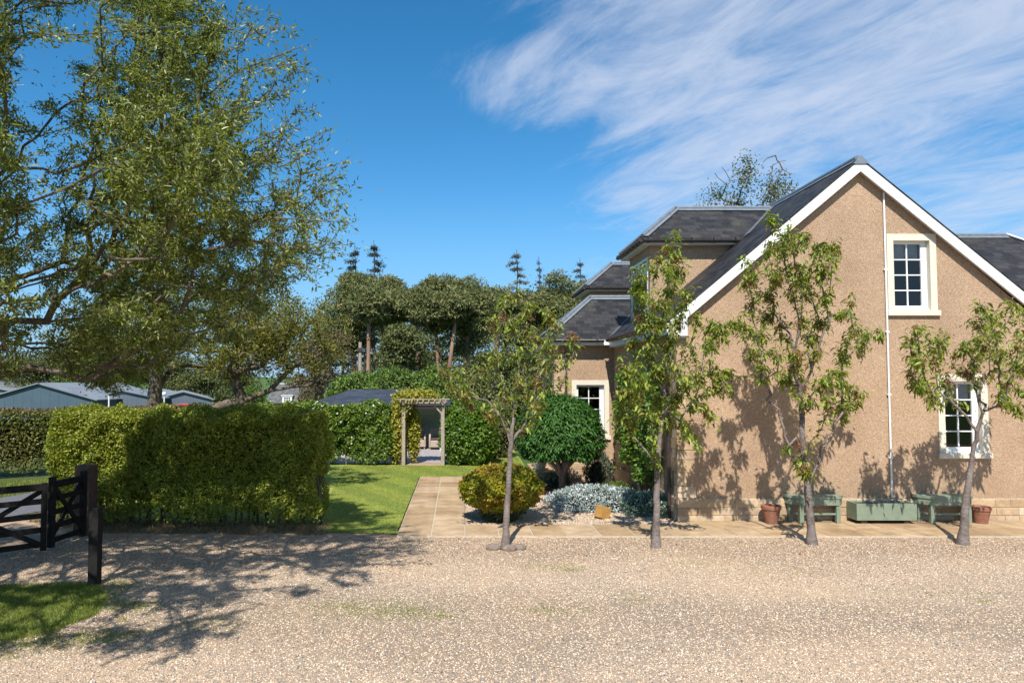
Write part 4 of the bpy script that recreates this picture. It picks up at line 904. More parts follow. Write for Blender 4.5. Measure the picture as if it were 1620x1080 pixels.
# ------------------------------------------------------------------ garden shrubs
bush('shrub', 'bright green leafy shrub beside the right post of the pergola', (W(742, 690, 22.2).x, 22.2, .95), (.92, .75, 1.12), 12000, .105, .065, M['L_shrub'], lump=.13, seed=2.0, flatb=-.75, core=.8)
bush('shrub', 'dull brown green shrub in shade behind the slim left young tree', (W(783, 690, 24).x, 24.2, .95), (.75, .7, 1.05), 7000, .09, .04, M['L_olive'], lump=.16, seed=5.0, flatb=-.8)
bush('golden_shrub', 'low round golden shrub with orange tips beside the stone path', (.84, 13.2, .62), (.76, .68, .44), 21000, .055, .036, M['L_golden'], lump=.13, seed=3.3, flatb=-.8, core=.84, shell=.06)
gb = bpy.data.objects['golden_shrub']; P, nr = blob_pts(2600, (.84, 13.2, .22), (.40, .36, .24), .15, 2, 1.0, -.9, .1); P[:, 2] = np.maximum(P[:, 2], .02)
leaves('lower_foliage', [scatter(T_DIA, P, nrm(nr + rdir(len(P)) * .6), nr + rdir(len(P)) * .5, .05, .03)], M['L_olive'], gb)
g_ = bush('rosemary_bush', 'upright grey green rosemary bush against the garden wing wall', (W(947, 750, 17.2).x, 17.3, .35), (.34, .3, .50), 2600, .11, .012, M['L_rosemary'], lump=.2, seed=1.0, flatb=-.6, core=.6, droop=-1.6)
bush('silver_plant', 'low mound of white flowered silver foliage along the gravel bed', (W(948, 790, 14.5).x - .1, 14.5, .12), (1.0, .62, .34), 15000, .055, .018, M['L_silver'], lump=.18, seed=2.7, flatb=-.2, core=.8, cat='plant', droop=-.6)
bush('silver_plant', 'grey green silver plant in shade at the foot of the house corner', (W(1028, 800, 14.0).x, 14.0, .10), (.62, .6, .30), 9000, .055, .018, M['L_silver_g'], lump=.2, seed=4.7, flatb=-.2, core=.8, cat='plant', droop=-.6)
bush('lavender_clump', 'small grey lavender clump in shade left of the ball tree trunk', (W(876, 765, 17).x, 17.0, .12), (.42, .3, .24), 2200, .09, .010, M['L_silver_g'], lump=.2, seed=1.7, flatb=-.3, core=.6, cat='plant', droop=-1.2)
bush('heather', 'low purple heather around the foot of the ball headed tree', (W(905, 780, 16.2).x, 16.2, .04), (.75, .35, .15), 3800, .04, .012, M['L_heather'], lump=.25, seed=3.7, flatb=-.2, core=.6, cat='plant', droop=-.8)
bush('green_groundcover', 'bright green low plant between rosemary bush and silver foliage', (W(975, 772, 16.0).x, 16.1, .08), (.45, .35, .22), 2600, .05, .02, M['L_bush'], lump=.2, seed=6.7, flatb=-.2, core=.6, cat='plant', droop=-.4)
# creeper on the side wall
cl = thing('wall_climber', 'green climber growing on the shaded side wall of the house', 'climber', (XL - .15, 15.2, 0))
n = 9500; yy = rng.uniform(13.9, 17.2, n); z = rng.uniform(.5, 2.85, n); m = wob(np.stack([yy * 1.2, 0 * yy, z], 1), 1.5, 1.2) > -.25 + np.abs(z - 1.7) * .22 - .3 * (yy < 16); yy, z = yy[m], z[m]; n = len(z)
P = np.stack([XL - .05 - rng.uniform(0, 1, n) * (.22 + .16 * wob(np.stack([yy, yy, z], 1), 2, .3)), yy, z], 1); nb = np.array([[-1, -.4, .3]])
leaves('foliage', [scatter(T_DIA, P, rdir(n) + [-.3, -.2, -.5], nb + rdir(n) * .6, .085, .06)], M['L_shrub'], cl)
mb = MB()
for k in range(6): y0 = 14.2 + k * .45; mb.tube([(XL - .04, 15.2 + (k - 3) * .08, 0), (XL - .06, (15.2 + y0) / 2, .6), (XL - .05, y0, 1.3), (XL - .05, y0 + .1, 2.2)], [.025, .02, .014, .008], 6)
mb.build('stems', M['bark'], cl)
def rock(name, label, c, r, mat, seed, tilt=0, boxy=False, group=None):
    u = np.linspace(0, math.pi, 9); v = np.linspace(0, 2 * math.pi, 15)[:-1]; g_ = np.array([(math.sin(a) * math.cos(b), math.sin(a) * math.sin(b), math.cos(a)) for a in u for b in v])
    if boxy: g_ = g_ / np.maximum(np.abs(g_).max(1, keepdims=True), .001) * .62 + g_ * .3; ca, sa = math.cos(tilt), math.sin(tilt)
    g_ = g_ * (1 + .12 * wob(g_ * 2.2, 1.0, seed))[:, None] * np.array(r)
    if tilt: ca, sa = math.cos(tilt), math.sin(tilt); g_ = np.stack([g_[:, 0] * ca - g_[:, 2] * sa, g_[:, 1], g_[:, 0] * sa + g_[:, 2] * ca], 1)
    q_ = np.array([(i * 14 + j, (i + 1) * 14 + j, (i + 1) * 14 + (j + 1) % 14, i * 14 + (j + 1) % 14) for i in range(8) for j in range(14)])
    o = np_obj(name, g_ + np.array(c), [q_], M[mat], None, off=c); o.location = c; return tag(o, label, 'stone', group)
a = W(954, 815, 13.35); sb = MB(); M['ochre'] = stone_mat('ochre_stone', [(0, (.40, .22, .06)), (1, (.46, .27, .09))], 12)
o = thing('stone_block', 'squared ochre sandstone block leaning in front of the silver plants', 'stone', (a.x, 13.4, 0)); c_, s_ = math.cos(.30), math.sin(.30)
sb.box(-.115, -.09, -.10, .115, .09, .14, .012); sb.v = [(a.x + (x * c_ + z_ * s_) * math.cos(.5) - y_ * math.sin(.5), 13.4 + (x * c_ + z_ * s_) * math.sin(.5) + y_ * math.cos(.5), .10 - x * s_ + z_ * c_) for x, y_, z_ in sb.v]
sb.build('block', M['ochre'], o)
a = W(926, 772, 16.8); rock('rock', 'dark red rock beside the rosemary bush', (a.x, 16.8, .06), (.26, .18, .14), 'redrock', 2.0)
for px, sx, sd, lb in ((781, .13, 1.1, 'left of three rounded stones at the foot of the slim young tree'), (805, .12, 2.3, 'middle of three rounded stones, pressed against the slim trunk'), (822, .11, 3.7, 'right of three rounded stones at the foot of the slim young tree')):
    a = W(px, 864, 11.0); rock('tree_stone', lb, (a.x, 10.98 - .06 * (px == 805), .02), (sx, .10, .065), 'rock', sd, group='stones around the young tree')
# urns on their plinth
o = thing('stone_plinth', 'low sandstone plinth at the wing corner carrying two urns', 'plinth', (2.28, 18.2, 0))
mb = MB(); coursed(mb, 2.04, 2.52, 0, (.14, .13), front(17.93, .0)); coursed(mb, 17.95, 19.6, 0, (.14, .13), side(2.04, .0)); mb.build('stonework', M['stone'], o)
mb = MB(); mb.box(2.05, 17.94, -.05, 2.53, 19.6, .268); mb.build('mortar_core', M['mortar'], o)
mb = MB(); mb.box(1.98, 17.86, .272, 2.56, 19.66, .325, .008); mb.build('coping', M['slab'], o)
def urn(x, y, label):
    o = thing('garden_urn', label, 'urn', (x, y, .327), 'pale glazed urns on the plinth'); mb = MB()
    mb.lathe((x, y, .327), [(.115, 0), (.13, .02), (.165, .14), (.20, .28), (.212, .37), (.20, .425), (.218, .445), (.222, .47), (.20, .475), (.185, .44), (.17, .38)], 32); mb.build('urn_body', M['urn'], o, smooth=True)
    mb = MB(); mb.lathe((x, y, .327 + .40), [(.02, .012), (.175, 0)], 20); mb.build('soil', M['soil'], o)
urn(2.17, 18.15, 'front pale glazed urn on the plinth, nearest the camera'); urn(2.22, 18.95, 'rear pale glazed urn on the plinth, half hidden behind the front one')
# dry stone garden wall at the back of the lawn
o = thing('garden_wall', 'low dark dry stone wall across the back of the lawn', 'wall', (2.0, 27, 0)); mb = MB()
coursed(mb, -.2, 5.5, 0, (.10, .09, .11, .08, .1, .09), front(27.0, .05), .18, .55); M['dkstone'] = stone_mat('dark_stone', [(0, (.06, .05, .045)), (.5, (.13, .11, .09)), (1, (.22, .19, .15))], 9)
mb.build('stonework', M['dkstone'], o); mb = MB(); mb.box(-.2, 27.0, -.05, 5.5, 27.35, .55); mb.build('wall_core', M['core'], o)

# ------------------------------------------------------------------ ball-headed tree
def tree_obj(name, label, base, group=None): return thing(name, label, 'tree', base, group)
bx, by = W(889, 772, 16.2).x, 16.2
tr_ = tree_obj('ball_headed_tree', 'ball headed tree with dense glossy leaves beside the wing window', (bx, by, 0)); cz = 1.52
P, nr = blob_pts(20000, (bx - .05, by, cz - .12), (1.0, .95, .97), .09, 2, 1.5, -.52, .09)
P[:, 2] += .06 * (1 - ((P[:, 0] - bx) / 1.07) ** 2) * (P[:, 2] < cz - .3); sz = rng.uniform(.7, 1.25, len(P))
d = nrm(nr * .55 + rdir(len(P)) * .6 + [0, 0, -.75]); leaves('crown', [scatter(T_DIA, P, d, nr + rdir(len(P)) * .45 + [0, 0, .35], .095 * sz, .034 * sz)], M['L_ball'], tr_)
tg = [(bx + random.uniform(-.85, .8), by + random.uniform(-.75, .75), random.uniform(1.12, 1.7)) for _ in range(70)]
limbs = []
for ex_, ey_, r_ in ((-.62, -.1, .05), (-.30, -.25, .045), (.10, .1, .05), (.34, -.22, .045), (.62, .05, .045), (-.1, .4, .04)):
    t_ = MB(); t_.tube([(bx + ex_ * .04, by, .46), (bx + ex_ * .25, by + ey_ * .25, .66), (bx + ex_ * .62, by + ey_ * .6, .90), (bx + ex_, by + ey_, 1.2)], [r_ * 1.25, r_, r_ * .8, r_ * .5], 9, False); limbs.append(mbarr(t_))
D, pr, tp = dendrite([(bx, by, 0), (bx + .01, by, .3), (bx - .01, by, .52)], tg, .2, .2, .10, .1); r = radii(D, pr, tp, .009, .06, .42)
V, Fi = limb_mesh(D, pr, r, 8); tv = MB(); tv.tube([(bx + .01, by, -.03), (bx, by, .1), (bx + .015, by, .3), (bx - .01, by, .6)], [.125, .095, .085, .07], 14, False); tvv, tvf = mbarr(tv)
V, Fs = merge([(V, Fi), (tvv, tvf)] + limbs); np_obj('trunk', V, Fs, M['cherry'], tr_)



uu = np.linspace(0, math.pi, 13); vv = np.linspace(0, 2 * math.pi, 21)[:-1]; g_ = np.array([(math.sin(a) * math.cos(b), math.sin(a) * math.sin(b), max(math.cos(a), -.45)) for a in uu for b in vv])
np_obj('shade_core', np.array((bx - .05, by, cz - .12)) + g_ * np.array((.85, .78, .80)), [np.array([(i * 20 + j, (i + 1) * 20 + j, (i + 1) * 20 + (j + 1) % 20, i * 20 + (j + 1) % 20) for i in range(12) for j in range(20)])], M['core'], tr_)  # dark core painted as the shade within the crown

# ------------------------------------------------------------------ four young trees in the gravel
def young(label, base_px, Y, tw, trunk, clusters, nl, bloom, seed, r0=.062):
    rs = np.random.default_rng(seed); b = W(base_px[0], base_px[1], Y); b.z = 0
    o = tree_obj('young_tree', label, (b.x, Y, 0), 'young trees planted along the gravel')
    line = [(b.x, Y, -.03)] + [tuple(W(px, py, Y + dy)) for px, py, dy in trunk]
    tg = []
    for px, py in clusters:
        p = W(px, py, Y + rs.normal(0, .30)); tg.append(tuple(p))
        for _ in range(4): p2 = W(px + rs.normal(0, 8), py + rs.normal(0, 12), p.y + rs.normal(0, .08)); tg.append(tuple(p2))
    D, pr, tp = dendrite(line, tg, .50, .13, .05, .03, 2.1); r = radii(D, pr, tp, .0036, r0 * .5, .43)
    nb = len(line); parts = [limb_mesh(D, pr, r, 6)]
    t = MB(); fine = []
    L0 = [Vector(p) for p in line]
    for i in range(nb - 1):
        for q_ in range(4): fine.append(L0[i].lerp(L0[i + 1], q_ / 4) + Vector((rs.normal(0, .004), rs.normal(0, .004), 0)))
    fine.append(L0[-1]); rad = [r0 * .9 * (1.0 - .55 * i / len(fine)) for i in range(len(fine))]; rad[0] = r0 * 1.35; rad[1] = r0 * 1.12
    t.tube(fine, rad, 12, False); parts.append(mbarr(t)); V, Fs = merge(parts); np_obj('trunk', V, Fs, M['cherry'], o)
    # drooping leaves in fans at the twig ends and along thin shoots
    thin = np.where((r < .015) & (np.arange(len(D)) >= nb))[0]; wts = np.where(np.isin(thin, tp), 2.4, 1.2); pick = rs.choice(thin, nl, p=wts / wts.sum())
    pick_par = pr[pick]; pos = D[pick] + (D[pick_par] - D[pick]) * rs.random((nl, 1)) + rs.normal(0, .04, (nl, 3)); bd = nrm(D[pick] - D[pick_par])
    az_ = rs.uniform(0, 6.283, nl); out = np.stack([np.cos(az_), np.sin(az_), np.zeros(nl)], 1)
    d = nrm(out + bd * .3 + np.array([[0, 0, -.55]]) + rs.normal(0, .35, (nl, 3))); nn = nrm(out * .5 + np.array([[0, 0, 1.]]) + rs.normal(0, .35, (nl, 3))); sz = rs.uniform(.42, 1.15, nl)
    leaves('crown', [scatter(T_LONG, pos, d, nn, .120 * sz, .048 * sz)], M['L_young'], o)
    if bloom:
        bl = rs.choice(len(clusters), bloom); P = []
        for k in bl: P.append(np.array(tg[k * 5]) + rs.normal(0, 1, (70, 3)) * [.045, .045, .05] + [0, 0, -.03])
        P = np.concatenate(P); leaves('blossom', [scatter(T_DIA, P, rdir(len(P)) + [0, 0, -.5], rdir(len(P)), .032, .016)], M['L_bloom'], o)
T1 = [(820,465),(800,475),(840,495),(795,500),(860,490),(870,500),(780,515),(815,520),(850,535),(880,515),(905,530),(790,545),(785,570),(830,560),(860,570),(880,575),(820,600),(850,600),(800,625),(835,630),(870,610),(720,590),(735,600),(760,585),(705,585),(745,640),(765,650),(735,622),(790,655),(850,640),(825,680),(715,612),(850,612),(808,560),(838,530),(880,555),(892,600),(775,655)]
T2 = [(1055,395),(1070,410),(1040,410),(1015,430),(1008,450),(1075,440),(1060,460),(1015,470),(1045,480),(1085,470),(1010,500),(1050,510),(1075,510),(1100,500),(1120,520),(1130,530),(1000,540),(1030,540),(1060,545),(1090,550),(1125,545),(1150,520),(990,580),(1010,590),(1040,585),(1070,580),(1105,600),(1130,590),(1140,618),(985,620),(1010,630),(1040,630),(1070,630),(1095,640),(1118,650),(982,660),(1000,668),(1030,660),(1060,670),(1095,690),(1080,668),(1055,430),(1030,500),(1022,560),(1055,600),(1085,610),(1020,610),(1048,655)]
T3 = [(1220,350),(1250,372),(1275,375),(1215,385),(1240,395),(1290,390),(1312,390),(1190,430),(1182,450),(1210,430),(1260,420),(1300,430),(1322,400),(1190,480),(1215,470),(1250,460),(1280,465),(1310,470),(1345,480),(1180,520),(1205,530),(1235,510),(1265,510),(1300,510),(1330,500),(1350,525),(1380,530),(1190,560),(1225,560),(1260,560),(1290,560),(1330,560),(1365,545),(1205,590),(1240,600),(1270,610),(1300,610),(1335,610),(1350,640),(1310,640),(1280,640),(1152,592),(1160,512),(1330,650),(1355,620),(1275,742),(1268,735),(1250,430),(1230,440),(1275,440),(1215,500),(1245,535),(1285,535),(1315,590),(1255,580),(1262,700)]
T4 = [(1560,490),(1575,500),(1600,500),(1545,512),(1450,520),(1440,540),(1470,540),(1455,570),(1480,570),(1530,540),(1555,550),(1580,560),(1610,545),(1620,560),(1440,590),(1450,610),(1472,630),(1500,600),(1530,590),(1490,640),(1560,600),(1590,610),(1615,590),(1560,640),(1590,640),(1610,652),(1600,580),(1640,560),(1642,620),(1510,560),(1495,530),(1575,530)]
young('slim young tree with three stones at its foot, beside the stone path', (800, 862), 11.1, .1, [(801, 820, 0), (805, 760, .02), (808, 700, .0), (812, 660, .0)], T1, 1900, 42, 5, .066)
young('leafy twin stemmed young tree standing in front of the house corner', (1037, 861), 11.1, .1, [(1039, 800, 0), (1040, 740, .0), (1044, 690, .0), (1048, 660, 0)], T2, 5400, 44, 6, .068)
young('tallest young tree, standing before the first green bench', (1285, 857), 11.3, .1, [(1281, 815, 0), (1277, 765, 0), (1270, 700, 0), (1268, 650, 0), (1266, 610, 0)], T3, 5400, 84, 7, .075)
young('forked young tree in front of the lower gable window', (1523, 857), 11.3, .1, [(1526, 810, 0), (1533, 760, 0), (1538, 722, 0)], T4, 3000, 44, 8, .078)

# ------------------------------------------------------------------ big tree overhead at the left
bt = tree_obj('large_tree', 'large spreading tree whose leafy boughs fill the upper left', (-6.6, 8.9, 0))
zk = [2.3, 2.68, 2.94, 3.32, 3.78, 4.17, 4.55, 4.91, 5.15, 5.4, 5.9, 6.4, 6.9, 7.6, 8.4, 9.2, 9.9]
xk = [-5.4, -4.6, -3.7, -3.0, -2.4, -2.05, -2.0, -2.1, -2.3, -2.35, -2.45, -2.6, -2.8, -3.2, -3.7, -4.9, -6.2]
def bt_in(p):
    x, y, z = p[:, 0], p[:, 1], p[:, 2]
    xm = np.interp(z, zk, xk) - .05 * (y - 7.2) ** 2 + .42 * wob(p, 1.5, 2.2) + .40 * wob(p, 3.3, .7)
    yn = 4.3 + np.maximum(0, z - 3.2) * .6 + .35 * wob(p, 1.1, 5.0) - 1.2 * (x < -.74 * y)     # underside lifts towards the viewer; unseen boughs extended for their shade
    zlow = 2.72 + .28 * wob(p * [1, 1, 0], 1.0, 1.1) + .13 * (x + 4.5) ** 2 * (x > -4.5) * 1.7
    return (x < xm) & (y > yn) & (y < 11.8 - np.maximum(0, z - 5) * .5) & (z > zlow) & (x > -10.0 + np.maximum(0, z - 6) * .8) & (y + (z - 1) / 1.24 < 12.1 + 3.2 * np.clip((x + 7.0) / 2.2, 0, 1) - 1.5 * np.clip((x + 4.3) / 1.2, 0, 1) + .6 * wob(p, 1.3, 8.0))  # crown shape cut back so the hedge's left end stays sunlit
c_ = np.stack([rng.uniform(-10.5, -.9, 60000), rng.uniform(2.8, 12, 60000), rng.uniform(2.3, 10, 60000)], 1)
c_ = c_[bt_in(c_)]; ripple = wob(c_ * [.8, .8, 2.1], 1.6, 3.1) + .45 * wob(c_ * [1, 1, 1.7], 3.6, 1.0)
c_ = c_[ripple > .15 + .08 * (c_[:, 2] > 5.2)]
view = (c_[:, 0] > -.70 * c_[:, 1] - .4); cv = c_[view][:2300]; co_ = c_[~view][:2600]; tg = np.concatenate([cv, co_])
spr = []
for px, py, dy_ in ((432, 22, .2), (398, 18, .6), (455, 48, -.2), (482, 72, .3), (470, 100, -.4), (487, 116, .1), (462, 140, .5), (488, 178, -.1), (476, 196, .4), (440, 205, -.5), (522, 205, .1), (512, 232, -.4), (546, 256, .2), (530, 284, .6), (549, 300, -.2), (540, 330, .3), (552, 352, -.5), (556, 388, .1), (530, 400, .5), (512, 426, -.2), (500, 392, .0), (470, 440, .3), (450, 470, .0), (420, 160, .2), (440, 250, .4), (500, 310, .2)):
    e_ = np.array(W(px, py, 7.2 + dy_)); d_ = np.array((-1.15, random.uniform(-.3, .3), random.uniform(-.62, -.30))) * (1 if py < 340 else np.array((1, 1, -.2)))
    for t_ in (0, .2, .4, .65, 1.0):
        spr.append(e_ + d_ * t_)
        if 0 < t_ < .9:
            s_ = random.choice((1, -1)); spr.append(e_ + d_ * t_ + np.array((.10 * t_ + .08, rng.normal(0, .12), s_ * (.09 + .18 * t_))))
tg = np.concatenate([tg, np.array(spr)])
D, pr, tp = dendrite([(-6.6, 8.9, -.1), (-6.55, 8.9, 1.2), (-6.6, 8.85, 2.4), (-6.5, 8.8, 3.6), (-6.5, 8.7, 4.8), (-6.6, 8.7, 6.2)], tg, .42, .30, .14, .05)
r = radii(D, pr, tp, .0036, .10, .40); r[:6] = .22; V, Fi = limb_mesh(D, pr, r, 6); np_obj('trunk', V, [Fi], M['bark'], bt)
thin = np.where(r < .013)[0]; thin = thin[thin > 6]; inv = D[thin, 0] > -.70 * D[thin, 1] - .4
N = 340000; wts = np.where(D[thin, 0] > np.interp(D[thin, 2], zk, xk) + .12, .42, 1.0) * np.where(inv, 1.0, 1.05) * np.where(np.isin(thin, tp), 1.6, 1.0); pk = thin[rng.choice(len(thin), N, p=wts / wts.sum())]
t = rng.random(N)[:, None]; bd = nrm(D[pk] - D[pr[pk]]); pos = D[pk] + (D[pr[pk]] - D[pk]) * t + bd * rng.exponential(.07, N)[:, None] + rng.normal(0, .036, (N, 3)) - [0, 0, .01]
d = nrm(bd * .8 + rdir(N) * .9 + [0, 0, -.10]); sz = rng.uniform(.6, 1.25, N)
leaves('crown', [scatter(T_DIA, pos, d, rdir(N) * .7 + [0, 0, .6], .064 * sz, .020 * sz)], M['L_big'], bt)

# ------------------------------------------------------------------ trees just behind the hedge
def volume_tree(name, label, base, trunk, centre, rad, nt_, nleaf, L, Wd, mat, bark, seed, rt=.008, rmax=.2, bf=.35, shellp=.5, group=None, zmin=None, thr=-.35, rise=.05, T=T_DIA, ell=None, seg=.4):
    rs = np.random.default_rng(seed); o = tree_obj(name, label, base, group); ells = ell or [(centre, rad)]
    tg = []
    for c_, r_ in ells:
        q_ = nrm(rs.normal(size=(nt_ * 3, 3))) * (rs.random((nt_ * 3, 1)) ** shellp) * np.array(r_) + np.array(c_); q_ = q_[wob(q_, 1.2 / max(r_[0], 1) * 2, seed) > thr]
        if zmin is not None: q_ = q_[q_[:, 2] > zmin]
        tg.append(q_[:nt_ // len(ells)])
    D, pr, tp = dendrite(trunk, np.concatenate(tg), bf, seg, .14, rise); r = radii(D, pr, tp, rt, rmax, .47); V, Fi = limb_mesh(D, pr, r, 6)
    V, Fs = merge([(V, Fi)]); np_obj('trunk', V, Fs, bark, o)
    thin = np.where(r < rt * 3.2)[0]; thin = thin[thin > len(trunk)]; pk = rs.choice(thin, nleaf); t = rs.random((nleaf, 1)); bd = nrm(D[pk] - D[pr[pk]])
    pos = D[pk] + (D[pr[pk]] - D[pk]) * t + rs.normal(0, L * 1.2, (nleaf, 3)); sz = rs.uniform(.6, 1.3, nleaf)
    leaves('crown', [scatter(T, pos, nrm(bd * .5 + rdir(nleaf)), rdir(nleaf) + [0, 0, .4], L * sz, Wd * sz)], mat, o); return o
tx, ty = W(245, 640, 17).x, 17.0
volume_tree('orchard_tree', 'gnarled tree with yellowing leaves rising behind the clipped hedge', (tx, ty, 0), [(tx, ty, -.1), (tx + .02, ty, 1.0), (tx - .02, ty, 1.9), (tx, ty, 2.4), (tx + .05, ty, 3.1)], None, None, 620, 30000, .075, .036, M['L_orch'], M['bark'], 3, .008, .17, .3,
            ell=[((tx + .2, ty, 4.6), (3.0, 1.9, 1.9)), ((tx - 1.0, ty + .2, 3.6), (1.9, 1.3, 1.0)), ((tx + 2.1, ty - .2, 4.0), (1.8, 1.4, 1.3))], zmin=2.45)
lx = W(312, 655, 15.5).x
volume_tree('leaning_tree', 'leaning tree with a thick slanting dark limb just over the hedge top', (lx - .9, 15.5, 0), [(lx - .9, 15.5, -.1), (lx - .5, 15.5, 1.0), (lx, 15.5, 1.75), (lx + .55, 15.5, 2.12), (lx + 1.0, 15.55, 2.22), (lx + 1.6, 15.6, 2.45), (lx + 2.1, 15.7, 3.0)], None, None, 380, 16000, .07, .034, M['L_orch'], M['bark'], 13, .008, .12, .3,
            ell=[((lx + 2.0, 15.8, 3.7), (1.5, 1.3, 1.2)), ((lx + .9, 15.6, 3.5), (1.2, 1.0, .9))], zmin=2.3)

# ------------------------------------------------------------------ pergola with climber
pg = thing('pergola', 'weathered timber pergola arch at the end of the lawn', 'pergola', (-1.1, 21.8, 0))
pl_, pr_ = W(638.5, 690, 21.8).x, W(700.5, 690, 21.8).x; zt = W(670, 640, 21.8).z
for x in (pl_, pr_):
    for y in (21.8, 22.55): mb = MB(); mb.box(x - .055, y - .055, -.05, x + .055, y + .055, zt, .004); mb.build('post', M['greywood'], pg)
    mb = MB(); mb.beam((x, 21.65, zt + .05), (x, 22.75, zt + .05), .05, .10); mb.build('side_beam', M['greywood'], pg)
mb = MB(); mb.beam((pl_ - .12, 21.74, zt + .05), (pr_ + .14, 21.74, zt + .05), .04, .09); mb.build('front_beam', M['greywood'], pg)
mb = MB(); mb.beam((pl_ - .12, 22.62, zt + .05), (pr_ + .14, 22.62, zt + .05), .04, .09); mb.build('rear_beam', M['greywood'], pg)
for i in range(9): xx = pl_ - .08 + (pr_ - pl_ + .18) * i / 8; mb = MB(); mb.box(xx - .02, 21.5, zt + .097, xx + .02, 22.85, zt + .16); mb.build('rafter', M['greywood'], pg)
mb = MB(); mb.box(pl_ - .2, 21.56, zt + .162, pr_ + .22, 21.60, zt + .19); mb.box(pl_ - .2, 22.2, zt + .162, pr_ + .22, 22.24, zt + .19); mb.build('lath', M['greywood'], pg)
for x, s_ in ((pl_, 1), (pr_, -1)): mb = MB(); mb.beam((x + s_ * .04, 21.8, zt - .27), (x + s_ * .28, 21.8, zt - .02), .05, .06, (0, 1, 0)); mb.build('brace', M['greywood'], pg)
cb = thing('pergola_climber', 'yellow leaved climber smothering the left post and top of the pergola', 'climber', (pl_, 22.1, 0))
P = []
for (cx_, cy_, cz_), (rx_, ry_, rz_), n in (((pl_ - .22, 22.1, 1.05), (.30, .4, 1.08), 4200), ((pl_ + .28, 22.35, 1.0), (.22, .3, .95), 2600), ((pl_ + .40, 22.15, zt + .27), (.72, .5, .24), 3000), ((pl_ - .05, 22.1, 1.9), (.35, .45, .45), 1400)):
    q_, _ = blob_pts(n, (cx_, cy_, cz_), (rx_, ry_, rz_), .25, 2, cz_, None, .3); P.append(q_)
P = np.concatenate(P); P = P[P[:, 2] > .02]; n = len(P); leaves('foliage', [scatter(T_DIA, P, rdir(n) + [0, 0, -.4], rdir(n) + [0, -.5, .4], .085, .055)], M['L_yellow'], cb)
mb = MB(); mb.tube([(pl_ - .1, 22.0, 0), (pl_ - .12, 21.95, .8), (pl_ - .06, 22.0, 1.5), (pl_ + .1, 22.1, 2.1), (pl_ + .9, 22.3, 2.3)], [.03, .025, .02, .015, .008], 6); mb.build('stems', M['bark'], cb)

# ------------------------------------------------------------------ garden pavilion
pv = thing('garden_pavilion', 'garden pavilion with dark shingled hip roof behind the pergola', 'summerhouse', (-3, 27, 0))
ex0, ex1 = W(485, 639, 26).x, W(712, 636, 26).x; ez = W(590, 639.5, 26).z; r0, r1 = W(556, 615, 28).x, W(655, 615, 28).x; rz = W(600, 615.5, 28).z
mb = MB(); A0, A1, B0, B1 = (ex0, 26, ez), (ex1, 26, ez), (ex0, 30, ez), (ex1, 30, ez); Q0, Q1 = (r0, 28, rz), (r1, 28, rz)
for pol in ([A0, A1, Q1, Q0], [A1, B1, Q1], [B1, B0, Q0, Q1], [B0, A0, Q0]): mb.slab(pol, (0, 0, -.05))
mb.build('roof', M['pav_roof'], pv, uv=True)
mb = MB(); mb.box(ex0 + .05, 26.04, ez - .15, ex1 - .05, 26.07, ez - .051); mb.box(ex0 + .05, 26.07, ez - .15, ex0 + .08, 29.95, ez - .051); mb.box(ex1 - .08, 26.07, ez - .15, ex1 - .05, 29.95, ez - .051); mb.build('eaves_board', M['gutter'], pv)
wl0, wl1, wb = ex0 + .45, ex1 - .3, 28.5; dz0 = W(610, 700, 26.4).x; 
mb = MB(); mb.box(wl0, 26.4, 0, -2.62, 26.48, ez - .1); mb.box(wl0, 26.48, 0, wl0 + .08, wb, ez - .1); mb.box(-2.70, 26.48, 0, -2.62, wb, ez - .1); mb.build('white_wall', M['fascia'], pv)
mb = MB()
for i in range(13): z0_ = .02 + i * .14; mb.box(-2.62, wb - .012 * (i % 2 + 1), z0_, wl1, wb + .06, min(z0_ + .135, ez + .3))
mb.build('back_wall', M['green_board'], pv)
for y_ in (26.4, 28.42): mb = MB(); mb.box(wl1 - .1, y_, 0, wl1, y_ + .1, ez - .1); mb.build('corner_post', M['green_board'], pv)  # right side left open, back wall set forward, to let light in
mb = MB(); mb.box(-2.6, 26.3, ez - .11, wl1 - .06, 26.4, ez + .0); mb.build('front_lintel', M['green_board'], pv)
mb = MB(); mb.box(-2.55, 28.3, ez - .32, -.85, 28.42, ez - .2); mb.build('blind_box', M['cream'], pv)
def wicker_seat(x0, x1, y, depth, label, nm, arm=True, hb=.72):
    o = thing(nm, label, 'seat', ((x0 + x1) / 2, y, .014), 'wicker garden seats'); zb = .014
    mb = MB(); mb.box(x0, y, zb + .08, x1, y + depth, zb + .36, .03); mb.build('seat_base', M['wicker'], o)
    mb = MB(); mb.box(x0, y + depth - .1, zb + .3, x1, y + depth, zb + hb, .04); mb.build('backrest', M['wicker'], o)
    mb = MB(); mb.box(x0 + .08, y + .02, zb + .361, x1 - .08, y + depth - .12, zb + .45, .03); mb.build('cushion', M['soil'], o)
    for s_ in (x0 + .03, x1 - .03):
        mb = MB(); mb.tube([(s_, y + .02, zb + .1), (s_, y + .0, zb + .42), (s_, y + .08, zb + .56), (s_, y + .3, zb + .62), (s_, y + depth - .1, zb + hb)], .04, 8); mb.build('arm', M['wicker'], o)
    for s_ in (x0 + .05, x1 - .05):
        for t_ in (y + .05, y + depth - .05): mb = MB(); mb.tube([(s_, t_, zb), (s_, t_, zb + .09)], .022, 8); mb.build('leg', M['wicker'], o)
a, b = W(640, 700, 27), W(673.5, 700, 27); wicker_seat(a.x - .3, b.x, 26.95, .75, 'wicker sofa with a dark cushion inside the pavilion', 'wicker_sofa', hb=.82)
a, b = W(678.5, 700, 26.6), W(704, 700, 26.6); wicker_seat(a.x, b.x, 26.75, .7, 'wicker armchair with a curved arm beside the right pergola post', 'wicker_armchair', hb=.80)

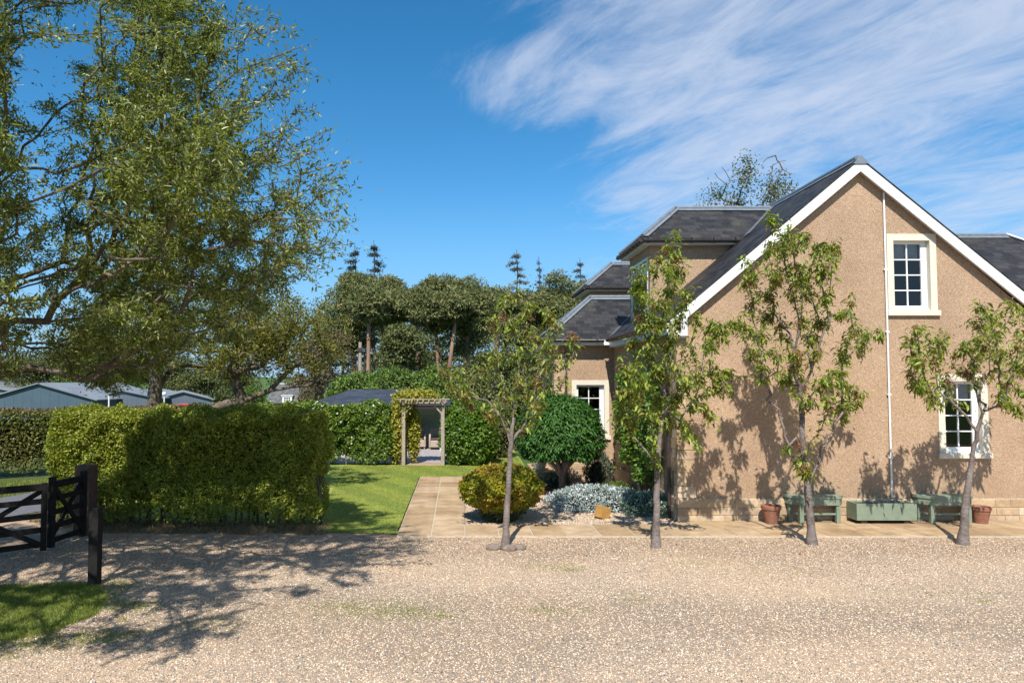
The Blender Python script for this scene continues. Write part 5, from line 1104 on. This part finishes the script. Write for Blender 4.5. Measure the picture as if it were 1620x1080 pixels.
# ------------------------------------------------------------------ poles and far buildings
a = W(569.5, 600, 42); tz = W(569.5, 541, 42).z
tp_ = thing('telegraph_pole', 'grey telegraph pole rising behind the pavilion roof', 'pole', (a.x, 42, 0)); mb = MB(); mb.tube([(a.x, 42, -.1), (a.x, 42, tz)], [.13, .10], 12); mb.build('pole', M['greywood'], tp_)
mb = MB(); mb.tube([(a.x + .28, 42.1, -.1), (a.x + .28, 42.1, tz - 1.0)], .05, 8); mb.build('cable_guard', M['gutter'], tp_)
mb = MB(); mb.box(a.x - .16, 41.84, tz - .6, a.x + .16, 41.96, tz - .35, .02); mb.build('bracket', M['gutter'], tp_)
def yard_lamp(px, pt, Y, label):
    a = W(px, pt, Y); z0_ = float(gh(a.x, Y)); o = thing('yard_lamp', label, 'lamp', (a.x, Y, z0_), 'white yard lamps by the sheds')
    mb = MB(); mb.tube([(a.x, Y, z0_), (a.x, Y, a.z - .5)], [.09, .07], 10); mb.build('pole', M['white'], o); mb = MB(); mb.lathe((a.x, Y, a.z - .5), [(.07, 0), (.22, .15), (.26, .32), (.2, .46), (.06, .52)], 14); mb.build('lamp_head', M['white'], o, smooth=True)
yard_lamp(173, 603, 80, 'white yard lamp in front of the nearest blue grey shed'); yard_lamp(260, 620, 84, 'white yard lamp just right of the gnarled tree trunk')
def shed(label, eL, ap, eR, Y, Yb, wall, trans=(0, 0)):
    """gable shed facing the camera: eaves and apex in photo pixels, ridge runs back"""
    a, b, c = W(*eL, Y), W(*ap, Y), W(*eR, Y); zb = float(gh(b.x, Y)) - .3; o = thing('farm_shed', label, 'shed', (b.x, Y, zb), 'farm sheds beyond the road')
    sh = Vector((trans[0], Yb - Y, 0)); mb = MB(); mb.slab([(a.x, Y, zb), (c.x, Y, zb), (c.x, Y, c.z - .05), (b.x, Y, b.z - .05), (a.x, Y, a.z - .05)], sh); mb.build('wall', M[wall], o)
    mb = MB(); ov = Vector((0, -.4, 0)); up = Vector((0, 0, .16))
    for p, q_ in ((a, b), (c, b)):
        e = (p - q_).normalized() * .5; mb.slab([p + e + ov, q_ + ov + Vector((0, 0, 0)), q_ + sh, p + e + sh], up)
    rf_ = mb.build('roof', M['shed_roof'], o)
    n = 5
    for i in range(n):
        mb = MB(); f_ = (i + .5) / n; p = c.lerp(b, .06) + sh * f_ + Vector((0, 0, .175)); q_ = c.lerp(b, .94) + sh * f_ + Vector((0, 0, .175)); mb.beam(p, q_, 1.0, .03); mb.build('roof_light', M['shed_roof'], rf_)
    mb = MB(); k = 14
    for i in range(1, k): xx = a.x + (c.x - a.x) * i / k; top = a.z + (b.z - a.z) * (xx - a.x) / (b.x - a.x) if xx < b.x else c.z + (b.z - c.z) * (c.x - xx) / (c.x - b.x); mb.box(xx - .03, Y - .02, zb, xx + .03, Y + .0, top - .15)
    mb.build('cladding_rib', M[wall], o)
shed('large blue grey farm shed seen through the left trees', (-50, 639), (62, 607), (150, 632), 92, 112, 'blue_shed', (1, 0))
shed('middle grey farm shed partly behind the gnarled trunk', (151, 631), (194, 618), (252, 630), 98, 116, 'grey_shed', (-2, 0))
shed('right hand grey farm shed seen under the leaning tree', (254, 630), (292, 620), (335, 631), 102, 116, 'grey_shed', (-6, 0))
shed('pale roofed farm shed at the far left edge', (-160, 632), (-60, 604), (20, 619), 120, 140, 'grey_shed', (4, 0))
# cottage
Yc = 118; a, b = W(424, 638, Yc), W(482, 638, Yc); zg = float(gh(a.x, Yc)) - .3; zr = W(450, 608, Yc + 3).z; ze = a.z
ct = thing('cottage', 'distant red brick cottage with grey slate roof and white dormer', 'house', ((a.x + b.x) / 2, Yc, zg))
mb = MB(); mb.box(a.x, Yc, zg, b.x, Yc + 6, ze); mb.slab([(a.x, Yc, ze), (a.x, Yc + 6, ze), (a.x, Yc + 3, zr - .1)], (.3, 0, 0)); mb.slab([(b.x, Yc, ze), (b.x, Yc + 6, ze), (b.x, Yc + 3, zr - .1)], (-.3, 0, 0)); mb.build('wall', M['brick'], ct)
mb = MB(); hx = 1.4; mb.slab([(a.x - .2, Yc - .3, ze), (b.x + .2, Yc - .3, ze), (b.x - hx, Yc + 3, zr), (a.x + .5, Yc + 3, zr)], (0, 0, .12)); mb.slab([(a.x - .2, Yc + 6.3, ze), (b.x + .2, Yc + 6.3, ze), (b.x - hx, Yc + 3, zr), (a.x + .5, Yc + 3, zr)], (0, 0, .12)); mb.slab([(b.x + .2, Yc - .3, ze), (b.x + .2, Yc + 6.3, ze), (b.x - hx, Yc + 3, zr)], (0, 0, .12)); mb.slab([(a.x - .2, Yc - .3, ze), (a.x - .2, Yc + 6.3, ze), (a.x + .5, Yc + 3, zr)], (0, 0, .12))
rfc = mb.build('roof', M['cott_roof'], ct, uv=True)
mb = MB(); mb.tube([(a.x + .5, Yc + 3, zr + .12), (b.x - hx, Yc + 3, zr + .12)], .12, 8); mb.tube([(b.x - hx, Yc + 3, zr + .12), (b.x + .2, Yc - .3, ze + .14)], .12, 8); mb.tube([(a.x + .5, Yc + 3, zr + .12), (a.x - .2, Yc - .3, ze + .14)], .12, 8); mb.build('ridge', M['lead'], rfc)
d0, d1 = W(447, 637, Yc - .1), W(462, 626, Yc - .1); mb = MB(); mb.box(d0.x, Yc - .25, d0.z, d1.x, Yc + 2, d1.z); dm_ = mb.build('dormer', M['white'], ct)
mb = MB(); mb.box(d0.x - .2, Yc - .4, d1.z + .01, d1.x + .2, Yc + 2, d1.z + .12); mb.build('dormer_roof', M['white'], dm_)
mb = MB()
for i in range(3):
    for j in range(2): w_ = (d1.x - d0.x - .5) / 3; h_ = (d1.z - d0.z - .4) / 2; x_ = d0.x + .25 + i * w_; z_ = d0.z + .2 + j * h_; mb.box(x_ + .05, Yc - .27, z_ + .05, x_ + w_ - .05, Yc - .251, z_ + h_ - .05)
mb.build('pane', M['interior'], dm_)
c0 = W(460, 610, Yc + 3); mb = MB(); mb.box(b.x - hx - .6, Yc + 2.6, zr - .3, b.x - hx + .3, Yc + 3.4, zr + .75); ch = mb.build('chimney', M['brick'], ct); mb = MB(); mb.box(b.x - hx - .68, Yc + 2.5, zr + .752, b.x - hx + .38, Yc + 3.5, zr + .85); mb.build('chimney_cap', M['brick'], ch)
# red car just showing over the hedge
cX = W(300, 645, 46).x; zc = float(gh(cX, 46)) - .25
car = thing('red_car', 'red vehicle glimpsed over the hedge behind the leaning limb', 'car', (cX, 46, zc))
mb = MB(); pr2 = [(-1.9, .3), (-1.95, .7), (-1.8, .85), (-1.1, .92), (.9, .92), (1.75, .82), (1.95, .6), (1.9, .3)]; mb.slab([(cX + x, 45.2, zc + z_) for x, z_ in pr2], (0, 1.6, 0)); mb.build('body', M['redpaint'], car)
mb = MB(); pr2 = [(-1.2, .921), (-.75, 1.38), (.25, 1.40), (.9, .921)]; mb.slab([(cX + x, 45.3, zc + z_) for x, z_ in pr2], (0, 1.4, 0)); mb.build('cabin', M['glass'], car)
mb = MB(); mb.box(cX - .78, 45.3, zc + 1.40, cX + .28, 46.7, zc + 1.46, .02); mb.build('car_roof', M['redpaint'], car)
for x in (-1.2, 1.25):
    for y in (45.15, 46.65): mb = MB(); mb.tube([(cX + x, y, zc + .32), (cX + x, y + .2, zc + .32)], .31, 18); mb.build('wheel', M['rubber'], car)

# ------------------------------------------------------------------ woodland behind
def clump_tree(name, label, px, ptop, pbot, wpx, Y, kind, seed, group=None, leanx=0, nq=9000):
    rs = np.random.default_rng(seed); base = W(px, 600, Y); bx_, gz = base.x, float(gh(base.x, Y)); top = W(px + leanx, ptop, Y).z; cb_ = W(px, pbot, Y).z; rw_ = wpx / 2 / F * Y
    o = tree_obj(name, label, (bx_, Y, gz), group); lx_ = (leanx / F) * Y
    mat, T, q_l, q_w, barkm = {'pine': (M['L_pine'], T_DIA, .30, .085, M['pinebark']), 'broad': (M['L_olive'], T_DIA, .22, .13, M['bark']), 'bright': (M['L_bush'], T_DIA, .20, .13, M['bark']), 'brown': (M['L_brown'], T_DIA, .20, .11, M['palebark'])}[kind]
    sc = Y / 55.0; q_l *= sc ** .7; q_w *= sc ** .7
    hgt = top - cb_; nc = int(20 + 10 * rs.random()) if kind != 'pine' else int(74 + 10 * rs.random())
    cs = []
    while len(cs) < nc:
        p = nrm(rs.normal(size=(1, 3)))[0] * rs.random() ** .38
        if kind == 'pine' and p[2] < .1 and rs.random() < .45: continue
        prof = (1.0 - .35 * max(0, p[2])) * rs.uniform(.7, 1.32); cs.append((bx_ + lx_ * (.5 + .5 * p[2]) + p[0] * rw_ * prof, Y + p[1] * rw_ * .8 * prof, (top + cb_) / 2 + p[2] * hgt * .5 - .1))
    cs = np.array(cs); cr = (rs.uniform(.22, .42, nc) if kind != 'pine' else rs.uniform(.12, .34, nc)) * rw_ + .32; P = []; Nn = []
    for c_, r_ in zip(cs, cr):
        m_ = int(nq / nc); dd = nrm(rs.normal(size=(m_, 3))); dd[:, 2] = np.where(dd[:, 2] < -.3, -.3, dd[:, 2]); ss = (1 + .3 * wob(dd * 3, 1, r_ * 9)) * (1 - rs.exponential(.16, m_))
        P.append(c_ + dd * ss[:, None] * np.array([r_, r_, r_ * .68])); Nn.append(dd)
    P = np.concatenate(P); Nn = np.concatenate(Nn); n = len(P); sz = rs.uniform(.6, 1.3, n)
    leaves('crown', [scatter(T, P, nrm(Nn + rs.normal(size=(n, 3)) * .9), Nn + rs.normal(size=(n, 3)) * .5 + [0, 0, .5], q_l * sz, q_w * sz)], mat, o)
    tr0 = [(bx_, Y, gz - .3), (bx_ + rs.normal(0, .2), Y, gz + (cb_ - gz) * .5), (bx_ + lx_ * .3 + rs.normal(0, .2), Y, cb_), (bx_ + lx_ * .6, Y, cb_ + hgt * .5)]
    ln = []
    for i in range(3):
        for q_ in range(3): ln.append(tuple(np.array(tr0[i]) + (np.array(tr0[i + 1]) - np.array(tr0[i])) * q_ / 3))
    ln.append(tr0[-1]); D, pr, tp = dendrite(ln, cs, .3, .8, .12, .05); r = radii(D, pr, tp, .035 * sc, .26, .5); r[:7] = np.linspace(.26, .2, 7) * .66; r = np.minimum(r, .18)
    V, Fi = limb_mesh(D, pr, r, 7); np_obj('trunk', V, [Fi], barkm, o); return o
wood = 'tall pines of the wood behind the garden'
for i, (px, pt, pb, wp, Y, lb) in enumerate([
    (562, 432, 556, 92, 54, 'broad dark pine at the left end of the wood'), (606, 442, 512, 84, 58, 'pine with a reddish trunk, second from the left of the wood'),
    (650, 470, 506, 70, 60, 'lower pine in the dip between the tall crowns'), (690, 436, 522, 80, 58, 'tall pine left of the middle of the wood'),
    (738, 437, 560, 88, 54, 'tallest middle pine with light showing through its crown'), (786, 458, 520, 66, 62, 'pine directly above the long branch of the slim young tree'),
    (884, 434, 560, 88, 66, 'dark dense pine just left of the far dormer roof'), (835, 462, 560, 80, 70, 'dark pine standing behind the slim young tree top'), (930, 452, 580, 80, 74, 'dark pine rising behind the garden wing roof'), (584, 458, 505, 56, 50, 'slim pine with a bare pinkish trunk, just right of the telegraph pole'), (628, 462, 505, 54, 52, 'slim pine with a bare trunk between the two left crowns'), (664, 462, 510, 56, 51, 'slim pine with a leaning bare trunk left of the pale leaved tree'), (714, 458, 512, 56, 52, 'slim pine with a bare trunk right of the pale leaved tree')]):
    clump_tree('pine_tree', lb, px, pt, pb, wp, Y, 'pine', 40 + i, wood, nq=24000)
for i, (px, pt, pb, wp, Y, lb, kd) in enumerate([
    (520, 492, 640, 84, 50, 'thin greyish brown tree at the left end of the wood', 'brown'), (492, 520, 640, 56, 60, 'low brown tree beside the distant cottage', 'brown'),
    (640, 505, 600, 64, 48, 'pale leaved tree in front of the pine trunks', 'broad'), (830, 545, 640, 110, 38, 'dull olive tree behind the slim young tree', 'broad'),
    (770, 560, 645, 80, 40, 'dull green tree right of the pavilion roof', 'broad'), (880, 500, 640, 80, 48, 'olive tree beside the left edge of the garden wing', 'broad')]):
    clump_tree('woodland_tree', lb, px, pt, pb, wp, Y, kd, 60 + i, 'smaller trees of the wood', nq=9000)
for i, (px, pt, pb, wp, Y, lb) in enumerate([(545, 470, 620, 150, 84, 'shadowy tree deep in the wood, far left of the trunks'), (610, 458, 620, 150, 86, 'shadowy tree deep in the wood behind the reddish trunk'), (672, 462, 620, 150, 88, 'shadowy tree deep in the wood above the bright bushes'), (735, 455, 620, 150, 84, 'shadowy tree deep in the wood right of the pale leaved tree'), (800, 462, 620, 150, 86, 'shadowy tree deep in the wood behind the slim young tree'), (865, 458, 620, 150, 82, 'shadowy tree deep in the wood beside the garden wing')]):
    clump_tree('woodland_tree', lb, px, pt, pb, wp, Y, 'broad', 160 + i, 'smaller trees of the wood', nq=9000)
for i, (px, pt, wp, Y, lb, mt) in enumerate([(560, 592, 100, 36, 'bright green bush behind the left end of the pavilion', 'L_bush'), (630, 582, 110, 38, 'bright green bush above the middle of the pavilion roof', 'L_bush'),
    (700, 584, 100, 37, 'bright green bush behind the pergola top', 'L_bush'), (765, 592, 90, 35, 'green bush right of the pergola', 'L_olive'), (600, 584, 120, 46, 'tall green bush under the pine trunks, left', 'L_bush'), (690, 580, 120, 47, 'tall green bush under the pine trunks, right', 'L_bush'), (840, 600, 100, 33, 'shaded olive bush behind the ball headed tree', 'L_olive'), (395, 612, 60, 70, 'bright bush beside the cottage, left', 'L_bush'), (500, 600, 60, 75, 'brownish bush beside the cottage, right', 'L_brown')]):
    a = W(px, pt, Y); gz = float(gh(a.x, Y)); h = a.z - gz; bush('bush', lb, (a.x, Y, gz + h * .40), (wp / 2 / F * Y, wp / 3 / F * Y + .6, h * .60), 9000, .17, .10, M[mt], lump=.16, seed=i * 1.7, flatb=-.8, core=.8, base=(a.x, Y, gz), shell=.12)
def spire(label, px, pt, Y, w_, seed, n=1500, dens=1.0, mat='L_spruce'):
    rs = np.random.default_rng(seed); a = W(px, pt, Y); gz = float(gh(a.x, Y)); H = a.z - gz; o = tree_obj('spruce_tree', label, (a.x, Y, gz), 'thin spruces standing above the pines')
    P = [np.array((a.x, Y, gz - .3))]; par = [-1]; R_ = [.22]; leaf = []; nrmv = []
    for i in range(1, 25): P.append(np.array((a.x + .05 * math.sin(i), Y, gz + H * i / 24))); par.append(len(P) - 2); R_.append(.22 * (1 - i / 25) + .02)
    for i in range(8, 24):
        rr = w_ * min(1, (24.6 - i) / 11) * rs.uniform(.5, 1.45) + .10
        for k in range(3):
            an = rs.uniform(0, 6.28); L_ = rr * rs.uniform(.5, 1.1); j = i
            for s_ in range(1, 4):
                t = s_ / 3; P.append(P[i] + np.array((math.cos(an) * L_ * t, math.sin(an) * L_ * t, L_ * (.12 * t - .30 * t * t) + rs.normal(0, .04)))); par.append(j); R_.append(.035 * (1.2 - t)); j = len(P) - 1
                m_ = int(n / 240 * (1 if rs.random() < dens else .15)); q_ = P[j] + rs.normal(0, 1, (m_, 3)) * [.14, .14, .08] * (.5 + .5 * t); leaf.append(q_)
    V, Fi = limb_mesh(np.array(P), np.array(par), np.array(R_), 5); np_obj('trunk', V, [Fi], M['bark'], o)
    q_ = np.concatenate(leaf); leaves('crown', [scatter(T_DIA, q_, rdir(len(q_)) + [0, 0, -.5], rdir(len(q_)), .30, .06)], M[mat], o)
spire('taller of two thin spruces above the left pines', 592, 380, 64, 2.5, 1, 6500, .7); spire('shorter dark spruce just left of its taller twin', 562, 390, 62, 2.6, 2, 6500, .7)
spire('greyish dying spruce above the slim young tree', 818, 394, 70, 3.2, 3, 5600, .7, 'L_brown'); spire('wispy spruce top right of the greyish spruce', 853, 406, 74, 1.0, 4, 2400, .5); spire('thin spruce top just left of the far dormer roof', 918, 408, 78, 3.2, 5, 4800, .6)
# bare ivy-clad tree behind the ridge
a = W(1180, 335, 34)
cs = [W(px, py, 34 + random.uniform(-.8, .8)) for px, py in [(1131, 274), (1142, 265), (1150, 290), (1160, 285), (1178, 250), (1185, 258), (1175, 275), (1180, 285), (1190, 272), (1207, 257), (1214, 250), (1227, 246), (1222, 262), (1243, 254), (1238, 268), (1230, 285), (1250, 275), (1252, 290), (1212, 290), (1218, 300), (1225, 305), (1235, 300), (1135, 298), (1130, 312), (1112, 322), (1145, 318), (1170, 312), (1165, 322), (1210, 318), (1225, 320), (1245, 305)]]
gt_ = tree_obj('ivy_clad_tree', 'gnarled half bare tree behind the roof ridge', (a.x + .3, 34, 0)); D, pr, tp = dendrite([(a.x + .3, 34, -.1), (a.x + .3, 34, 4), (a.x + .35, 34, 8.6), (a.x + .5, 34, 10.0)], [tuple(c) for c in cs], .25, .25, .12, .04); r = radii(D, pr, tp, .016, .3, .52)
V, Fi = limb_mesh(D, pr, r, 6); ext = []
V, Fs = merge([(V, Fi)]); np_obj('trunk', V, Fs, M['bark'], gt_)
P = []
for c_ in cs[4:9] + cs[17:]: P.append(np.array(c_) + rng.normal(0, 1, (55, 3)) * [.24, .22, .26] + [0, 0, -.15])
for px, py, k in ((1224, 310, 300), (1232, 292, 200), (1170, 320, 220), (1136, 312, 160), (1178, 276, 220)): P.append(np.array(W(px, py, 34)) + rng.normal(0, 1, (k, 3)) * [.35, .3, .45])
P = np.concatenate(P); leaves('crown', [scatter(T_DIA, P, rdir(len(P)), rdir(len(P)) + [0, 0, .4], .15, .07)], M['L_olive'], gt_)
# far trees beyond the sheds and on the hill line
far = 'distant trees beyond the sheds'
for i, (px, pt, wp, Y, kd, lb) in enumerate([(-30, 560, 90, 135, 'brown', 'brownish tree at the left edge beyond the sheds'), (25, 552, 90, 130, 'broad', 'dull green tree above the pale roofed shed'), (70, 562, 80, 140, 'brown', 'brownish tree above the large shed ridge'), (112, 556, 80, 134, 'broad', 'green tree above the right half of the large shed'),
    (160, 548, 90, 130, 'bright', 'green tree above the first yard lamp'), (205, 562, 80, 138, 'broad', 'dull tree left of the gnarled trunk, beyond the sheds'), (330, 575, 80, 140, 'broad', 'dull tree beyond the right hand shed'), (372, 590, 60, 150, 'broad', 'low tree left of the cottage'), (290, 570, 60, 145, 'broad', 'dull tree seen under the gnarled tree')]):
    clump_tree('distant_tree', lb, px, pt, 640, wp * 1.25, Y, kd, 90 + i, far, nq=9000)
for i in range(3):
    px = (446, 474, 497)[i]
    if 1: a = W(px, 600, 640); gz = float(gh(a.x, 640)); bush('hilltop_tree', ('distant tree on the hill line above the cottage roof', 'distant tree on the hill line just right of the cottage chimney', 'distant tree on the hill line next to the thin brown tree')[i], (a.x, 640, gz + 2.2), (random.uniform(3, 5), 3, random.uniform(3, 4.5)), 260, 1.1, .7, M['L_olive'], cat='tree', core=.9, base=(a.x, 640, gz))['group'] = 'trees on the far hill line'
